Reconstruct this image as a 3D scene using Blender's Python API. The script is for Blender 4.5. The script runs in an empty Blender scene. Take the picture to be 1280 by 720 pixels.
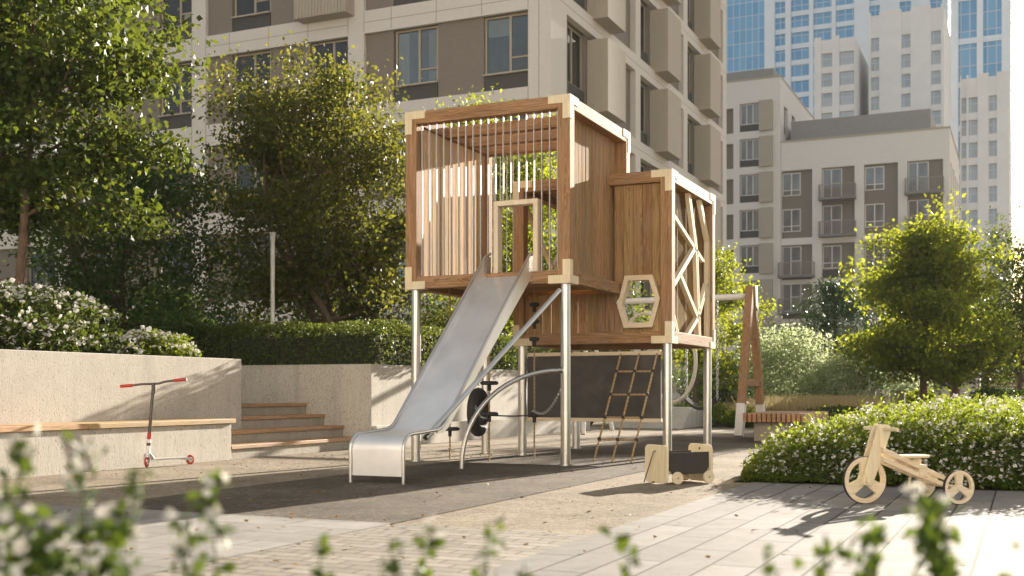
HAZE = 0.0003; SUN_K = 0.135; SUN_T = 0.27; SKY = 0.062; EXPO = 2.08; CLOUD = 2.1
import bpy, math, random
import numpy as np
from mathutils import Vector, Matrix
import zlib
random.seed(7); RNG = np.random.default_rng(11)
def reseed(label):
    global RNG
    RNG = np.random.default_rng(zlib.crc32(label.encode()) + 3)
scene = bpy.context.scene
COL = scene.collection
R = math.radians
ORG = {}

# ------------------------------------------------------------------ materials
def new_mat(name):
    m = bpy.data.materials.new(name); m.use_nodes = True
    nt = m.node_tree; nt.nodes.clear()
    out = nt.nodes.new('ShaderNodeOutputMaterial')
    b = nt.nodes.new('ShaderNodeBsdfPrincipled')
    nt.links.new(b.outputs[0], out.inputs[0])
    return m, nt, b
def N(nt, t, **kw):
    n = nt.nodes.new(t)
    for k, v in kw.items():
        if k in n.inputs.keys(): n.inputs[k].default_value = v
        else: setattr(n, k, v)
    return n
def mapping(nt, scale, coord='Object'):
    tc = nt.nodes.new('ShaderNodeTexCoord'); mp = nt.nodes.new('ShaderNodeMapping')
    mp.inputs['Scale'].default_value = scale
    nt.links.new(tc.outputs[coord], mp.inputs[0]); return mp.outputs[0]
def noise(nt, vec, scale, detail=4, rough=0.6, dist=0.0):
    n = N(nt, 'ShaderNodeTexNoise'); n.inputs['Scale'].default_value = scale
    n.inputs['Detail'].default_value = detail; n.inputs['Roughness'].default_value = rough
    n.inputs['Distortion'].default_value = dist
    nt.links.new(vec, n.inputs['Vector']); return n.outputs[0]
def ramp(nt, fac, stops):
    r = nt.nodes.new('ShaderNodeValToRGB'); e = r.color_ramp.elements
    while len(e) < len(stops): e.new(0.5)
    for i, (p, c) in enumerate(stops):
        e[i].position = p; e[i].color = tuple(c) + (1,) if len(c) == 3 else c
    nt.links.new(fac, r.inputs[0]); return r.outputs[0]
def math_(nt, op, a, b=None):
    n = nt.nodes.new('ShaderNodeMath'); n.operation = op
    for i, v in enumerate((a, b)):
        if v is None: continue
        if isinstance(v, (int, float)): n.inputs[i].default_value = v
        else: nt.links.new(v, n.inputs[i])
    return n.outputs[0]
def mixc(nt, fac, a, b, mode='MIX'):
    n = nt.nodes.new('ShaderNodeMix'); n.data_type = 'RGBA'; n.blend_type = mode
    for sock, v in ((n.inputs['Factor'], fac), (n.inputs[6], a), (n.inputs[7], b)):
        if isinstance(v, (int, float)): sock.default_value = v
        elif isinstance(v, tuple): sock.default_value = v + (1,) if len(v) == 3 else v
        else: nt.links.new(v, sock)
    return n.outputs[2]
def island(nt):
    return nt.nodes.new('ShaderNodeNewGeometry').outputs['Random Per Island']
def bump(nt, b, h, strength=0.3, dist=0.01):
    n = nt.nodes.new('ShaderNodeBump'); n.inputs['Strength'].default_value = strength
    n.inputs['Distance'].default_value = dist
    nt.links.new(h, n.inputs['Height']); nt.links.new(n.outputs[0], b.inputs['Normal'])

def wood(name, axis, dark, mid, light, rough=0.55, vary=0.35, spec=0.4, weather=0.45):
    m, nt, b = new_mat(name)
    s = [26, 26, 26]; s[axis] = 1.3
    v = mapping(nt, s)
    f = [170, 170, 170]; f[axis] = 5
    v2 = mapping(nt, f)
    n1 = noise(nt, v, 1.0, 5, 0.65, 1.4); n2 = noise(nt, v2, 1.0, 3, 0.6)
    w = [9, 9, 9]; w[axis] = 0.5
    n3 = noise(nt, mapping(nt, w), 1.0, 2, 0.5, 2.2)
    rings = math_(nt, 'FRACT', math_(nt, 'MULTIPLY', n3, 9.0))
    f0 = math_(nt, 'ADD', math_(nt, 'MULTIPLY', n1, 0.55), math_(nt, 'ADD', math_(nt, 'MULTIPLY', n2, 0.28), math_(nt, 'MULTIPLY', rings, 0.2)))
    c = ramp(nt, f0, [(0.3, dark), (0.5, mid), (0.72, light)])
    isl = island(nt)
    k = math_(nt, 'ADD', math_(nt, 'MULTIPLY', isl, vary), 1.0 - vary * 0.5)
    c2 = mixc(nt, 1.0, c, (1, 1, 1), 'MULTIPLY')
    hs = nt.nodes.new('ShaderNodeHueSaturation'); nt.links.new(c2, hs.inputs['Color']); nt.links.new(k, hs.inputs['Value'])
    wv = noise(nt, mapping(nt, (1.6, 1.6, 1.6)), 1.0, 5, 0.7)
    grey = mixc(nt, math_(nt, 'MULTIPLY', ramp(nt, wv, [(0.48, (0, 0, 0)), (0.72, (1, 1, 1))]), weather), hs.outputs[0], tuple(0.75 * sum(mid) / 3 + 0.25 * c for c in mid))
    nt.links.new(math_(nt, 'ADD', 0.488, math_(nt, 'MULTIPLY', math_(nt, 'FRACT', math_(nt, 'MULTIPLY', isl, 7.3)), 0.024)), hs.inputs['Hue'])
    nt.links.new(grey, b.inputs['Base Color'])
    b.inputs['Roughness'].default_value = rough; b.inputs['Specular IOR Level'].default_value = spec
    bump(nt, b, f0, 0.35, 0.004)
    return m
LARCH = dict(dark=(0.15, 0.082, 0.034), mid=(0.33, 0.20, 0.096), light=(0.48, 0.31, 0.16))
BIRCH = dict(dark=(0.58, 0.47, 0.30), mid=(0.68, 0.57, 0.39), light=(0.76, 0.66, 0.48))
M = {}
for i, ax in enumerate('xyz'):
    M['wood_' + ax] = wood('larch_grain_' + ax, i, rough=0.72, spec=0.1, **LARCH)
    M['birch_' + ax] = wood('birch_grain_' + ax, i, vary=0.1, rough=0.68, spec=0.12, **BIRCH)
M['board'] = wood('larch_board', 2, rough=0.85, spec=0.12, vary=0.45, **LARCH)
M['board_sunlit'] = wood('larch_sunlit_board', 2, (0.34, 0.21, 0.10), (0.54, 0.37, 0.20), (0.68, 0.50, 0.31), rough=0.8, spec=0.1, vary=0.55)  # larch lightened, the sunlight on the inner left wall is in the colour
M['tread'] = wood('oiled_oak', 1, (0.26, 0.145, 0.06), (0.42, 0.26, 0.12), (0.55, 0.37, 0.19), vary=0.25)
M['benchwood'] = wood('bench_slats', 0, (0.22, 0.11, 0.05), (0.38, 0.21, 0.1), (0.5, 0.3, 0.16), vary=0.3)

def plain(name, col, rough=0.6, metal=0.0, var=0.12, scale=6.0, bmp=0.0, spec=0.5, stretch=(1, 1, 1)):
    m, nt, b = new_mat(name)
    v = mapping(nt, stretch)
    n = noise(nt, v, scale, 5, 0.6)
    lo = tuple(c * (1 - var) for c in col); hi = tuple(min(1, c * (1 + var)) for c in col)
    nt.links.new(ramp(nt, n, [(0.3, lo), (0.7, hi)]), b.inputs['Base Color'])
    b.inputs['Roughness'].default_value = rough; b.inputs['Metallic'].default_value = metal
    b.inputs['Specular IOR Level'].default_value = spec
    if bmp: bump(nt, b, noise(nt, v, scale * 6, 4, 0.7), bmp, 0.006)
    return m
def steel(name, col, rough, stretch):
    m, nt, b = new_mat(name)
    v = mapping(nt, stretch)
    n = noise(nt, v, 1.0, 4, 0.65); n2 = noise(nt, mapping(nt, (3, 3, 3)), 1.0, 4, 0.6)
    b.inputs['Metallic'].default_value = 1.0
    nt.links.new(ramp(nt, n2, [(0.3, tuple(c * 0.86 for c in col)), (0.7, col)]), b.inputs['Base Color'])
    nt.links.new(math_(nt, 'ADD', math_(nt, 'MULTIPLY', n, 0.22), rough - 0.08), b.inputs['Roughness'])
    bump(nt, b, n, 0.06, 0.002)
    return m
M['steel'] = steel('brushed_steel', (0.66, 0.64, 0.61), 0.30, (120, 120, 3))
M['slide_steel'] = steel('slide_sheet_steel', (0.95, 0.945, 0.935), 0.46, (4, 90, 90))
M['steel_bar'] = plain('satin_grey_bar', (0.50, 0.485, 0.46), 0.55, metal=0.25, var=0.04, spec=0.25)
M['dark_rubber'] = plain('dark_rubber', (0.03, 0.028, 0.027), 0.7, var=0.3, scale=9)
M['black_panel'] = plain('chalkboard_black', (0.055, 0.047, 0.041), 0.62, var=0.45, scale=3.2, bmp=0.05)
M['black_ply'] = plain('black_plywood', (0.04, 0.035, 0.03), 0.5, var=0.2)
M['rope'] = plain('hemp_rope', (0.36, 0.24, 0.12), 0.9, var=0.35, scale=120)
M['pale_rope'] = plain('pale_rope', (0.55, 0.5, 0.42), 0.9, var=0.2, scale=120)
M['chain'] = plain('galvanised_chain', (0.55, 0.55, 0.55), 0.35, metal=1.0)
M['white_metal'] = plain('white_powder_coat', (0.72, 0.69, 0.64), 0.45, var=0.05)
M['red'] = plain('red_grip', (0.44, 0.03, 0.02), 0.5, var=0.1)
M['dark_metal'] = plain('dark_anodised', (0.10, 0.085, 0.075), 0.35, metal=0.7, var=0.1)
M['sticker_white'] = plain('white_sticker', (0.75, 0.72, 0.7), 0.5, var=0.06, scale=30)

def concrete(name, lo, hi, pits=True, tint=(1, 1, 1)):
    m, nt, b = new_mat(name)
    v = mapping(nt, (1, 1, 1))
    big = noise(nt, v, 0.9, 5, 0.65)
    st = noise(nt, mapping(nt, (22, 22, 5.5)), 1.0, 5, 0.75)
    c = ramp(nt, math_(nt, 'ADD', math_(nt, 'MULTIPLY', big, 0.5), math_(nt, 'MULTIPLY', st, 0.5)), [(0.32, lo), (0.68, hi)])
    if pits:
        p = noise(nt, mapping(nt, (95, 95, 30)), 1.0, 2, 0.5)
        pm = ramp(nt, p, [(0.57, (0, 0, 0)), (0.66, (1, 1, 1))])
        c = mixc(nt, math_(nt, 'MULTIPLY', pm, 0.55), c, (0.11, 0.098, 0.085))
        p2 = noise(nt, mapping(nt, (190, 190, 90)), 1.0, 2, 0.5)
        c = mixc(nt, math_(nt, 'MULTIPLY', ramp(nt, p2, [(0.58, (0, 0, 0)), (0.68, (1, 1, 1))]), 0.5), c, (0.2, 0.18, 0.155))
        bump(nt, b, math_(nt, 'MULTIPLY', pm, -1.0), 0.5, 0.006)
    dr = noise(nt, mapping(nt, (5, 5, 0.25)), 1.0, 4, 0.65, 0.5)
    c = mixc(nt, math_(nt, 'MULTIPLY', ramp(nt, dr, [(0.52, (0, 0, 0)), (0.7, (1, 1, 1))]), 0.35), c, tuple(0.55 * k for k in lo))
    nt.links.new(c, b.inputs['Base Color']); b.inputs['Roughness'].default_value = 0.85
    return m
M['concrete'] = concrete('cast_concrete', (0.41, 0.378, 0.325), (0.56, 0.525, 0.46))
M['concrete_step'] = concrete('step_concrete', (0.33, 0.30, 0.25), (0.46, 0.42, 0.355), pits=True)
M['facade_light'] = plain('pale_facade_stone', (0.66, 0.615, 0.555), 0.75, var=0.07, scale=5, stretch=(1, 1, 9), bmp=0.05)
M['facade_light2'] = plain('pale_facade_brick', (0.74, 0.70, 0.65), 0.8, var=0.07, scale=4, stretch=(1, 1, 9))
M['facade_brown'] = plain('taupe_facade_brick', (0.225, 0.188, 0.153), 0.8, var=0.13, scale=5, stretch=(1, 1, 14), bmp=0.08)
M['facade_dark'] = plain('dark_spandrel', (0.075, 0.067, 0.06), 0.7, var=0.15, scale=5, stretch=(1, 1, 14))
M['beige_metal'] = plain('beige_metal_cladding', (0.43, 0.38, 0.30), 0.65, var=0.04, spec=0.3)
M['window_frame'] = plain('sand_window_frame', (0.42, 0.35, 0.25), 0.5, var=0.04)
M['roof_grey'] = plain('grey_parapet', (0.30, 0.285, 0.27), 0.7, var=0.08)
M['balcony_grey'] = plain('balcony_slab_grey', (0.22, 0.205, 0.19), 0.6, var=0.06)
M['rail'] = plain('railing_taupe', (0.32, 0.28, 0.235), 0.5, var=0.05)
def glass_pane(name, dark, light):
    m, nt, b = new_mat(name)
    n = noise(nt, mapping(nt, (0.9, 0.9, 0.35)), 1.3, 2, 0.5)
    isl = island(nt)
    f = math_(nt, 'ADD', math_(nt, 'MULTIPLY', n, 0.6), math_(nt, 'MULTIPLY', isl, 0.5))
    nt.links.new(ramp(nt, f, [(0.38, dark), (0.55, tuple((a + c) / 2 for a, c in zip(dark, light))), (0.8, light)]), b.inputs['Base Color'])
    b.inputs['Roughness'].default_value = 0.03; b.inputs['Specular IOR Level'].default_value = 0.9
    b.inputs['Coat Weight'].default_value = 0.6; b.inputs['Coat Roughness'].default_value = 0.02
    return m
M['pane'] = glass_pane('window_glass', (0.035, 0.037, 0.04), (0.16, 0.165, 0.17))
def clear_pane(name):
    m = bpy.data.materials.new(name); m.use_nodes = True; nt = m.node_tree; nt.nodes.clear()
    out = nt.nodes.new('ShaderNodeOutputMaterial'); tr = nt.nodes.new('ShaderNodeBsdfTransparent'); gl = nt.nodes.new('ShaderNodeBsdfGlossy'); lw = nt.nodes.new('ShaderNodeFresnel'); mx = nt.nodes.new('ShaderNodeMixShader')
    tr.inputs[0].default_value = (0.72, 0.76, 0.76, 1); gl.inputs[0].default_value = (1, 1, 1, 1); gl.inputs['Roughness'].default_value = 0.015; lw.inputs['IOR'].default_value = 1.75
    nz = noise(nt, mapping(nt, (0.5, 0.5, 0.5)), 1.0, 2, 0.5); bp = nt.nodes.new('ShaderNodeBump'); bp.inputs['Strength'].default_value = 0.05; bp.inputs['Distance'].default_value = 0.05; nt.links.new(nz, bp.inputs['Height']); nt.links.new(bp.outputs[0], gl.inputs['Normal'])
    nt.links.new(lw.outputs[0], mx.inputs[0]); nt.links.new(tr.outputs[0], mx.inputs[1]); nt.links.new(gl.outputs[0], mx.inputs[2]); nt.links.new(mx.outputs[0], out.inputs[0]); return m
M['clear_pane'] = clear_pane('clear_window_glass')
M['curtain'] = plain('linen_curtain', (0.62, 0.58, 0.52), 0.9, var=0.08, scale=3)
M['room'] = plain('room_plaster', (0.74, 0.70, 0.64), 0.9, var=0.1, scale=1.2)
M['pane_far'] = glass_pane('far_window_glass', (0.02, 0.02, 0.021), (0.24, 0.23, 0.215))
M['tower_white'] = plain('tower_white_stone', (0.84, 0.89, 0.94), 0.6, var=0.04, scale=0.3)
M['tower_cream'] = plain('tower_cream_stone', (0.88, 0.855, 0.82), 0.6, var=0.05, scale=0.3)
def tower_glass(name, c1, c2, sx, sz):
    m, nt, b = new_mat(name)
    v = mapping(nt, (sx, sx, sz))
    br = nt.nodes.new('ShaderNodeTexBrick'); br.offset = 0.0
    tc = nt.nodes.new('ShaderNodeTexCoord'); sp = nt.nodes.new('ShaderNodeSeparateXYZ'); cb = nt.nodes.new('ShaderNodeCombineXYZ')
    nt.links.new(tc.outputs['Object'], sp.inputs[0])
    nt.links.new(math_(nt, 'ADD', sp.outputs[0], sp.outputs[1]), cb.inputs[0]); nt.links.new(sp.outputs[2], cb.inputs[1])
    nt.links.new(cb.outputs[0], br.inputs['Vector'])
    br.inputs['Scale'].default_value = 1.0; br.inputs['Brick Width'].default_value = sx; br.inputs['Row Height'].default_value = sz
    br.inputs['Mortar Size'].default_value = 0.10; br.inputs['Bias'].default_value = 0.0
    br.inputs['Color1'].default_value = c1 + (1,); br.inputs['Color2'].default_value = c2 + (1,)
    br.inputs['Mortar'].default_value = (0.55, 0.62, 0.7, 1)
    nt.links.new(br.outputs[0], b.inputs['Base Color'])
    b.inputs['Roughness'].default_value = 0.12; b.inputs['Specular IOR Level'].default_value = 0.8
    return m
M['tower_glass'] = tower_glass('blue_curtain_glass', (0.13, 0.36, 0.62), (0.20, 0.45, 0.70), 1.6, 3.4)
M['tower_glass_pale'] = tower_glass('pale_curtain_glass', (0.42, 0.46, 0.5), (0.55, 0.56, 0.56), 1.6, 3.4)

def foliage(name, dark, mid, light, trans=(0.30, 0.36, 0.03), tw=0.45, rough=0.5):
    m, nt, b = new_mat(name)
    isl = island(nt)
    big = noise(nt, mapping(nt, (1, 1, 1)), 1.6, 2, 0.5)
    f = math_(nt, 'ADD', math_(nt, 'MULTIPLY', isl, 0.62), math_(nt, 'MULTIPLY', big, 0.4))
    c = ramp(nt, f, [(0.15, dark), (0.5, mid), (0.9, light)])
    nt.links.new(c, b.inputs['Base Color'])
    b.inputs['Roughness'].default_value = rough; b.inputs['Specular IOR Level'].default_value = 0.2
    t = nt.nodes.new('ShaderNodeBsdfTranslucent')
    nt.links.new(mixc(nt, 0.45, trans, c), t.inputs[0])
    mx = nt.nodes.new('ShaderNodeMixShader'); mx.inputs[0].default_value = tw
    out = [n for n in nt.nodes if n.type == 'OUTPUT_MATERIAL'][0]
    nt.links.new(b.outputs[0], mx.inputs[1]); nt.links.new(t.outputs[0], mx.inputs[2]); nt.links.new(mx.outputs[0], out.inputs[0])
    return m
M['leaf_tree'] = foliage('leaf_linden', (0.018, 0.036, 0.008), (0.042, 0.068, 0.014), (0.095, 0.115, 0.022), tw=0.31)
M['leaf_tree2'] = foliage('leaf_hornbeam', (0.028, 0.042, 0.012), (0.060, 0.075, 0.020), (0.15, 0.14, 0.028), trans=(0.34, 0.33, 0.03))
M['leaf_dark'] = foliage('leaf_dark_shrub', (0.020, 0.042, 0.013), (0.044, 0.078, 0.020), (0.085, 0.125, 0.03), trans=(0.22, 0.32, 0.04), tw=0.36)
M['leaf_bright'] = foliage('leaf_maple_sunlit', (0.035, 0.065, 0.010), (0.095, 0.135, 0.018), (0.21, 0.23, 0.03), trans=(0.60, 0.64, 0.03), tw=0.5)
M['leaf_sage'] = foliage('leaf_sage', (0.15, 0.19, 0.10), (0.27, 0.33, 0.18), (0.46, 0.50, 0.31), trans=(0.72, 0.8, 0.42), tw=0.5)
M['leaf_hedge'] = foliage('leaf_clipped_hedge', (0.028, 0.050, 0.010), (0.062, 0.095, 0.018), (0.125, 0.155, 0.03), trans=(0.30, 0.34, 0.04), tw=0.35)
M['leaf_low'] = foliage('leaf_low_shrub', (0.028, 0.055, 0.010), (0.070, 0.115, 0.017), (0.15, 0.195, 0.03), trans=(0.46, 0.52, 0.03), tw=0.45)
M['leaf_rose'] = foliage('leaf_rose', (0.022, 0.038, 0.010), (0.044, 0.068, 0.016), (0.09, 0.115, 0.024), trans=(0.2, 0.25, 0.02), tw=0.32)
M['leaf_front'] = foliage('leaf_garden_stem', (0.020, 0.040, 0.009), (0.042, 0.078, 0.014), (0.095, 0.135, 0.02), trans=(0.20, 0.27, 0.02), tw=0.3)
M['conifer'] = foliage('needles', (0.014, 0.034, 0.010), (0.032, 0.062, 0.018), (0.062, 0.10, 0.03), trans=(0.08, 0.14, 0.04), tw=0.2)
M['straw'] = foliage('straw_grass', (0.26, 0.20, 0.09), (0.42, 0.33, 0.17), (0.58, 0.48, 0.27), trans=(0.6, 0.48, 0.24), tw=0.4)
M['petal'] = foliage('white_petals', (0.52, 0.49, 0.43), (0.64, 0.62, 0.57), (0.74, 0.72, 0.68), trans=(0.6, 0.58, 0.52), tw=0.3)
M['litter'] = foliage('fallen_leaves', (0.10, 0.05, 0.02), (0.20, 0.11, 0.04), (0.36, 0.22, 0.07), trans=(0.3, 0.15, 0.04), tw=0.2)
M['bark'] = plain('tree_bark', (0.13, 0.085, 0.055), 0.9, var=0.45, scale=14, stretch=(3, 3, 0.6), bmp=0.5)
M['twig_core'] = plain('shaded_twigs', (0.022, 0.028, 0.012), 0.95, var=0.5, scale=18)  # solid hedge core, the inner shade is put into its dark colour
M['soil'] = plain('soil', (0.06, 0.045, 0.032), 0.95, var=0.4, scale=8, bmp=0.4)

# ground materials -------------------------------------------------
def grit(name, lo, mid, hi, sc=62, patch=0.7, bmp=1.0, speck=None):
    m, nt, b = new_mat(name)
    v = mapping(nt, (1, 1, 1))
    f = noise(nt, v, sc, 3, 0.8); g = noise(nt, v, patch, 5, 0.65); h = noise(nt, v, sc * 0.3, 3, 0.7)
    e = noise(nt, v, 2.3, 6, 0.75, 0.8)
    fac = math_(nt, 'ADD', math_(nt, 'MULTIPLY', f, 0.36), math_(nt, 'ADD', math_(nt, 'MULTIPLY', g, 0.22), math_(nt, 'ADD', math_(nt, 'MULTIPLY', h, 0.22), math_(nt, 'MULTIPLY', e, 0.20))))
    c = ramp(nt, fac, [(0.40, lo), (0.5, mid), (0.60, hi)])
    nt.links.new(c, b.inputs['Base Color']); b.inputs['Roughness'].default_value = 0.95; b.inputs['Specular IOR Level'].default_value = 0.15
    bump(nt, b, math_(nt, 'ADD', f, h), bmp, 0.006)
    return m
M['sand'] = grit('bound_gravel', (0.11, 0.088, 0.062), (0.235, 0.195, 0.145), (0.37, 0.318, 0.248))
M['rubber'] = grit('rubber_granulate', (0.045, 0.036, 0.028), (0.105, 0.087, 0.068), (0.20, 0.17, 0.135), sc=55, bmp=1.0)
def pavers(name, w, h, lo, hi, joint, jc, rot=0.0, offset=0.5, jstr=1.0):
    m, nt, b = new_mat(name)
    mp = mapping(nt, (1, 1, 1))
    mp.node.inputs['Rotation'].default_value = (0, 0, rot)
    br = nt.nodes.new('ShaderNodeTexBrick'); br.offset = offset
    nt.links.new(mp, br.inputs['Vector'])
    br.inputs['Scale'].default_value = 1.0; br.inputs['Brick Width'].default_value = w; br.inputs['Row Height'].default_value = h
    br.inputs['Mortar Size'].default_value = joint; br.inputs['Mortar Smooth'].default_value = 0.15
    br.inputs['Color1'].default_value = lo + (1,); br.inputs['Color2'].default_value = hi + (1,); br.inputs['Mortar'].default_value = jc + (1,)
    v = mapping(nt, (1, 1, 1))
    n1 = noise(nt, v, 0.9, 6, 0.7, 0.6); n2 = noise(nt, v, 90, 3, 0.7); n3 = noise(nt, v, 7, 5, 0.7)
    k = math_(nt, 'ADD', math_(nt, 'MULTIPLY', n1, 0.4), math_(nt, 'ADD', math_(nt, 'MULTIPLY', n2, 0.25), math_(nt, 'MULTIPLY', n3, 0.35)))
    c = mixc(nt, 1.0, br.outputs[0], ramp(nt, k, [(0.36, (0.66, 0.64, 0.61)), (0.60, (1.06, 1.05, 1.04))]), 'MULTIPLY')
    nt.links.new(c, b.inputs['Base Color']); b.inputs['Roughness'].default_value = 0.85; b.inputs['Specular IOR Level'].default_value = 0.15
    hgt = math_(nt, 'SUBTRACT', math_(nt, 'MULTIPLY', n2, 0.15), math_(nt, 'MULTIPLY', br.outputs[1], jstr))
    bump(nt, b, hgt, 0.6, 0.012)
    return m
M['pavers_cross'] = pavers('pale_pavers', 0.60, 0.30, (0.25, 0.238, 0.222), (0.315, 0.302, 0.285), 0.005, (0.16, 0.15, 0.135))
M['pavers_long'] = pavers('plank_pavers', 0.90, 0.212, (0.212, 0.203, 0.191), (0.285, 0.274, 0.26), 0.007, (0.07, 0.063, 0.055), rot=R(90))
M['setts'] = pavers('small_setts', 0.20, 0.10, (0.235, 0.215, 0.185), (0.325, 0.295, 0.255), 0.006, (0.12, 0.105, 0.085), offset=0.5)

# ------------------------------------------------------------------ mesh builder
class MB:
    def __init__(s): s.v = []; s.f = []
    def add(s, vs, fs):
        o = len(s.v); s.v += [tuple(map(float, p)) for p in vs]; s.f += [tuple(i + o for i in f) for f in fs]; return s
    def box(s, x0, x1, y0, y1, z0, z1):
        return s.add([(x0, y0, z0), (x1, y0, z0), (x1, y1, z0), (x0, y1, z0), (x0, y0, z1), (x1, y0, z1), (x1, y1, z1), (x0, y1, z1)],
                     [(0, 3, 2, 1), (4, 5, 6, 7), (0, 1, 5, 4), (1, 2, 6, 5), (2, 3, 7, 6), (3, 0, 4, 7)])
    def bar(s, p, q, w, h, up=(0, 0, 1)):
        p = Vector(p); q = Vector(q); d = (q - p).normalized(); u = Vector(up)
        if abs(d.dot(u)) > 0.98: u = Vector((0, 1, 0))
        a = d.cross(u).normalized(); c = a.cross(d).normalized()
        vs = []
        for e in (p, q):
            for sx, sy in ((-1, -1), (1, -1), (1, 1), (-1, 1)): vs.append(e + a * sx * w / 2 + c * sy * h / 2)
        return s.add(vs, [(0, 1, 2, 3), (7, 6, 5, 4), (0, 4, 5, 1), (1, 5, 6, 2), (2, 6, 7, 3), (3, 7, 4, 0)])
    def tube(s, pts, r, n=12, cap=True, closed=False):
        pts = [Vector(p) for p in pts]; m = len(pts)
        rs = r if isinstance(r, (list, tuple)) else [r] * m
        vs = []; prev = None
        for i, p in enumerate(pts):
            if closed: t = (pts[(i + 1) % m] - pts[i - 1]).normalized()
            else: t = (pts[min(i + 1, m - 1)] - pts[max(i - 1, 0)]).normalized()
            if prev is None:
                a = t.orthogonal().normalized()
            else:
                a = (prev - t * prev.dot(t))
                a = a.normalized() if a.length > 1e-6 else t.orthogonal().normalized()
            prev = a; c = t.cross(a)
            for k in range(n):
                th = 2 * math.pi * k / n
                vs.append(p + (a * math.cos(th) + c * math.sin(th)) * rs[i])
        fs = []
        for i in range(m if closed else m - 1):
            j = (i + 1) % m
            for k in range(n):
                k2 = (k + 1) % n
                fs.append((i * n + k, i * n + k2, j * n + k2, j * n + k))
        if cap and not closed:
            fs.append(tuple(range(n - 1, -1, -1))); fs.append(tuple((m - 1) * n + k for k in range(n)))
        return s.add(vs, fs)
    def prism(s, outline, axis, a0, a1):
        """outline of 2D points in the plane perpendicular to axis, extruded a0..a1"""
        n = len(outline)
        def P(p, a):
            return (a, p[0], p[1]) if axis == 'x' else (p[0], a, p[1]) if axis == 'y' else (p[0], p[1], a)
        vs = [P(p, a0) for p in outline] + [P(p, a1) for p in outline]
        fs = [tuple(range(n - 1, -1, -1)), tuple(range(n, 2 * n))]
        for i in range(n):
            j = (i + 1) % n; fs.append((i, j, n + j, n + i))
        return s.add(vs, fs)
    def ringprism(s, outer, inner, axis, a0, a1):
        n = len(outer)
        def P(p, a):
            return (a, p[0], p[1]) if axis == 'x' else (p[0], a, p[1]) if axis == 'y' else (p[0], p[1], a)
        vs = [P(p, a) for a in (a0, a1) for L in (outer, inner) for p in L]
        fs = []
        for i in range(n):
            j = (i + 1) % n
            fs += [(i, j, n + j, n + i), (2 * n + j, 2 * n + i, 3 * n + i, 3 * n + j),
                   (j, i, 2 * n + i, 2 * n + j), (n + i, n + j, 3 * n + j, 3 * n + i)]
        return s.add(vs, fs)
    def quad(s, a, b, c, d): return s.add([a, b, c, d], [(0, 1, 2, 3)])
    def build(s, name, mat, parent=None, bevel=0.0, smooth=False, kind=None, label=None):
        me = bpy.data.meshes.new(name)
        o0 = Vector(ORG.get(parent.name, (0, 0, 0))) if parent else Vector((0, 0, 0))
        me.from_pydata([tuple(Vector(p) - o0) for p in s.v], [], s.f); me.update()
        if isinstance(mat, str): mat = M[mat]
        me.materials.append(mat)
        import bmesh
        bm = bmesh.new(); bm.from_mesh(me); bmesh.ops.recalc_face_normals(bm, faces=bm.faces[:]); bm.to_mesh(me); bm.free()
        if smooth:
            for p in me.polygons: p.use_smooth = True
        o = bpy.data.objects.new(name, me); COL.objects.link(o)
        if smooth:
            try: me.set_sharp_from_angle(angle=R(40))
            except Exception: pass
        if parent:
            o.parent = parent; ORG[o.name] = tuple(o0)
        if bevel:
            b = o.modifiers.new('Bevel', 'BEVEL'); b.width = bevel; b.segments = 2; b.limit_method = 'ANGLE'; b.angle_limit = R(40)
        if kind: o['kind'] = kind
        if label: o['label'] = label
        return o
def tag(o, label, cat, group=None, kind=None):
    o['label'] = label; o['category'] = cat
    if group: o['group'] = group
    if kind: o['kind'] = kind
    return o
def thing(name, label, cat, loc, group=None):
    o = bpy.data.objects.new(name, None); COL.objects.link(o); o.location = loc; o.empty_display_size = 0.2
    ORG[o.name] = tuple(loc); return tag(o, label, cat, group)
def local_thing(name, label, cat, group=None):
    return thing(name, label, cat, (0, 0, 0), group)
def copy_tree(o, parent=None):
    c = o.copy(); COL.objects.link(c)
    if parent: c.parent = parent
    for ch in list(o.children): copy_tree(ch, c)
    return c
def circle(cx, cy, r, n=24, ry=None, a0=0, a1=2 * math.pi):
    full = abs(a1 - a0) > 6.28
    k = n if full else n + 1
    return [(cx + r * math.cos(a0 + (a1 - a0) * i / n), cy + (ry or r) * math.sin(a0 + (a1 - a0) * i / n)) for i in range(k)]
def rrect(x0, x1, y0, y1, r, n=5):
    out = []
    for cx, cy, a in ((x1 - r, y0 + r, -90), (x1 - r, y1 - r, 0), (x0 + r, y1 - r, 90), (x0 + r, y0 + r, 180)):
        for i in range(n + 1):
            t = R(a + 90 * i / n); out.append((cx + r * math.cos(t), cy + r * math.sin(t)))
    return out

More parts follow.
